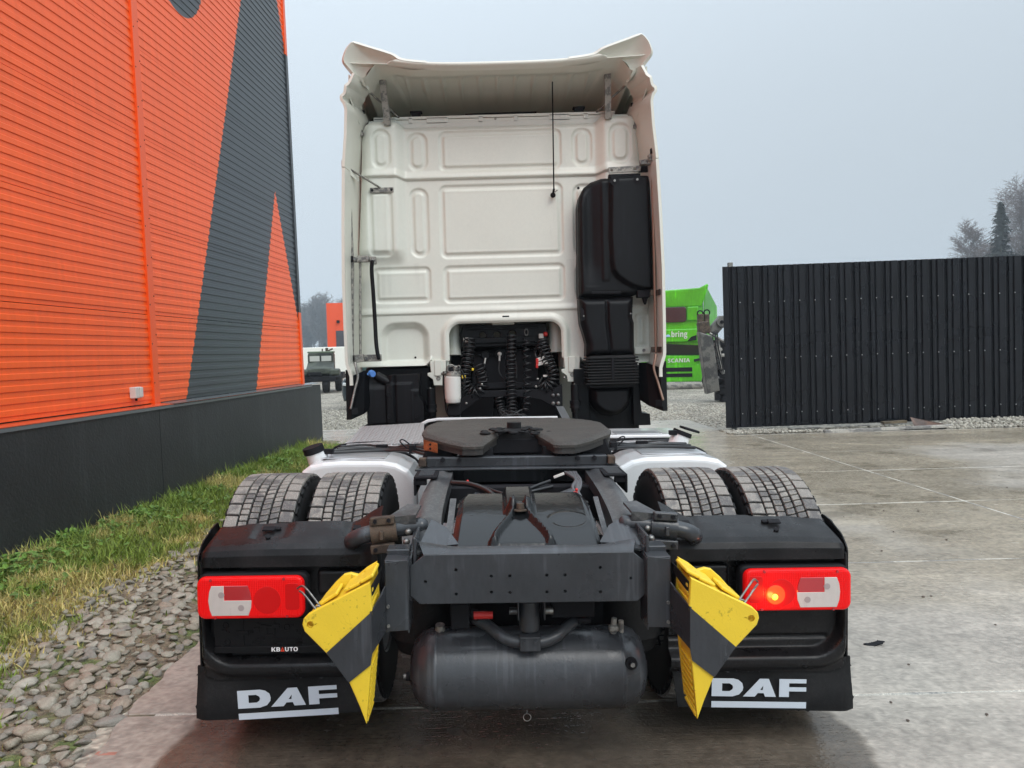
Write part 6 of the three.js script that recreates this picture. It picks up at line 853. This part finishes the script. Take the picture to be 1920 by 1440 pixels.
{ const w = group('white_trailer', -14.8, 0, -50); tag(w, 'long white box trailer standing behind the military lorry', 'trailer'); put('box', [bx(2.2, 1.35, -1.2, 7.6, 1.75, 2.4, { r: 0.05 })], mat(lin(0.80, 0.78, 0.70), 0.5), w); for (const x of [0.5, 1.6, 4.6]) put('wheel', [cyl([x, 0.42, 0.05], [x, 0.42, -0.3], 0.42, 0.42, 20)], M.rubber, w); put('frame', [bx(2.2, 0.45, -1.2, 7, 0.12, 1.6)], M.blackMatt, w); }

// ---------------------------------------------------------------- trees
const barkM = mat(lin(0.13, 0.115, 0.10), 0.9), twigM = mat(lin(0.115, 0.088, 0.078), 0.9), birchM = mat(lin(0.42, 0.40, 0.38), 0.8, { map: dusty });
function bareTree(seed, H, droop = 0.0, levels = 5, thin = 0.014) { // tapered limbs forking down to fine hanging twigs
  const R = rng(seed), wood = [], twig = [];
  const seg = (list, a, b, r1, r2, n) => list.push(flat(cyl(a, b, r1, r2, n, true)));
  const grow = (p, d, len, r, lv) => {
    const n = lv === 0 ? 9 : lv < 3 ? 4 : 3; let q = p.clone(), dir = d.clone();
    for (let i = 0; i < n; i++) {
      const rr = r * (1 - 0.8 * (i + 1) / n) + thin * 0.3, r0 = r * (1 - 0.8 * i / n) + thin * 0.3;
      dir.add(V(R() - 0.5, R() - 0.5, R() - 0.5).multiplyScalar(lv ? 0.35 : 0.10)); if (lv >= 3) dir.y -= droop * 0.6; else if (lv) dir.y += 0.10; dir.normalize();
      const e = q.clone().addScaledVector(dir, len / n); seg(lv < 2 ? wood : twig, q, e, r0, rr, lv < 1 ? 7 : lv < 3 ? 4 : 3);
      if (lv < levels) { const kids = lv === 0 ? (i < 2 ? 0 : 3) : lv < 3 ? 2 : (R() < 0.6 ? 2 : 1); for (let k = 0; k < kids; k++) { const a = R() * 6.283, up = lv === 0 ? 1.0 : 0.75, nd = dir.clone().multiplyScalar(up).add(V(Math.cos(a), 0.15 * R(), Math.sin(a)).multiplyScalar(0.75)).normalize(); grow(e, nd, len * (lv === 0 ? 0.27 * (1.15 - 0.6 * i / n) : 0.55) * (0.8 + 0.4 * R()), Math.max(thin * 0.6, rr * 0.55), lv + 1); } }
      q = e;
    }
  };
  grow(V(0, 0, 0), V(0.02, 1, 0), H, H * 0.011, 0);
  return [wood, twig];
}
function spruce(seed, H) { // whorls of sagging boughs carrying short needle sprays
  const R = rng(seed), N = [], P = [];
  for (let y = 0.10 * H; y < H * 0.985; y += H * 0.026) { const t = y / H, L = 0.27 * H * (1 - t) ** 0.95 + 0.12, nb = 7; for (let k = 0; k < nb; k++) { const a = k / nb * 6.283 + R() * 1.8, l = L * (0.55 + 0.75 * R()); for (let i = 0; i < 16; i++) { const f = (i + R()) / 16, r = l * f, x = Math.cos(a) * r, z = Math.sin(a) * r, yy = y + H * 0.02 * Math.sin(k * 2.3 + y) - l * 0.30 * f + l * 0.16 * f * f + (R() - 0.5) * 0.35; for (let m = 0; m < 3; m++) { const b = a + (R() - 0.5) * 2.4, s = 0.28 * (1.2 - 0.7 * f) * (0.6 + 0.8 * R()) * (H / 12), dx = Math.cos(b) * s, dz = Math.sin(b) * s, w = 0.10 * s; P.push(x - dz * 0.3, yy + w, z + dx * 0.3, x + dz * 0.3, yy, z - dx * 0.3, x + dx, yy - s * (0.3 + 0.5 * R()), z + dz); } } } }
  const g = new THREE.BufferGeometry(); g.setAttribute('position', new THREE.BufferAttribute(new Float32Array(P), 3)); g.computeVertexNormals(); return g;
}
{
  const birch = (seed, x, z, H, label, droop) => { const t = group('birch_tree', x, 0, z); tag(t, label, 'tree', 'trees beyond the fence'); const [w, tw] = bareTree(seed, H, droop, 4, 0.03); put('trunk', w, birchM, t); put('crown', tw, mat(lin(0.20, 0.165, 0.155), 0.9), t); };
  birch(11, 97, -140, 24.5, 'tallest bare birch with pale trunk rising over the fence', 0.10);
  birch(23, 89.5, -136, 15.0, 'low bare birch with hanging twigs at the edge of the tree group', 0.2);
  birch(37, 102, -144, 23, 'bare birch behind the second spruce over the fence', 0.1);
  birch(51, 93.5, -148, 19, 'slim bare birch between the two spruces', 0.08);
  birch(58, 105, -132, 21, 'spreading bare birch farther along behind the fence', 0.1);
  const sp = (seed, x, z, H, label) => { const t = group('spruce_tree', x, 0, z); tag(t, label, 'tree', 'trees beyond the fence'); put('trunk', cyl([0, 0, 0], [0, H, 0], H * 0.014, 0.01, 8), barkM, t); put('crown', spruce(seed, H), mat(lin(0.035, 0.038, 0.028), 0.9, { side: THREE.DoubleSide }), t); };
  sp(5, 82.3, -124, 23.2, 'dark pointed spruce standing in front of the bare birches');
  sp(8, 86.6, -122, 22.5, 'second dark spruce beside the tallest birch');
  // far wood seen past the hall corner
  const R = rng(61), N = 70, [w, tw] = bareTree(91, 10, 0.1, 3, 0.05), g = join([...w, ...tw]), im = new THREE.InstancedMesh(g, mat(lin(0.11, 0.095, 0.085), 0.95), N), d = new THREE.Object3D();
  for (let i = 0; i < N; i++) { d.position.set(-170 + 130 * R(), 0, -375 - 90 * R()); d.rotation.y = R() * 6.28; const s = 2.0 + 0.9 * R(); d.scale.set(s * 1.25, s, s * 1.25); d.updateMatrix(); im.setMatrixAt(i, d.matrix); }
  im.name = 'far_wood'; im.castShadow = im.receiveShadow = true; scene.add(im); tag(im, 'bare grey wood in the mist behind the white trailer', 'wood', null, 'stuff');
  const g2 = spruce(71, 10), im2 = new THREE.InstancedMesh(g2, mat(lin(0.05, 0.055, 0.045), 0.95, { side: THREE.DoubleSide }), 26); for (let i = 0; i < 26; i++) { d.position.set(-170 + 130 * R(), 0, -385 - 60 * R()); d.rotation.y = R() * 6; const s = 1.9 + 1.0 * R(); d.scale.set(s, s, s); d.updateMatrix(); im2.setMatrixAt(i, d.matrix); }
  im2.name = 'far_spruces'; im2.castShadow = im2.receiveShadow = true; scene.add(im2); tag(im2, 'misty spruces scattered through the far bare wood', 'wood', null, 'stuff');
}
truck.position.z = -4.5; for (const o of truck.children) o.position.z += 4.5; // each thing's origin at its own base
for (const o of scene.children.filter((q) => q.name.startsWith('wheel_chock'))) { o.position.z = -2.53; for (const q of o.children) q.position.z += 2.53; }
for (const o of scene.children) if (o.isMesh && !o.isInstancedMesh && o.userData.category && o.position.lengthSq() === 0) { o.geometry.computeBoundingBox(); const b = o.geometry.boundingBox, p = V((b.min.x + b.max.x) / 2, b.min.y, (b.min.z + b.max.z) / 2); o.geometry.translate(-p.x, -p.y, -p.z); o.position.copy(p); }
scene.fog = new THREE.FogExp2(0xc9d3da, 0.0009);
scene.traverse((o) => { if (o.isMesh) { o.castShadow = true; o.receiveShadow = true; } });
renderer.render(scene, camera);
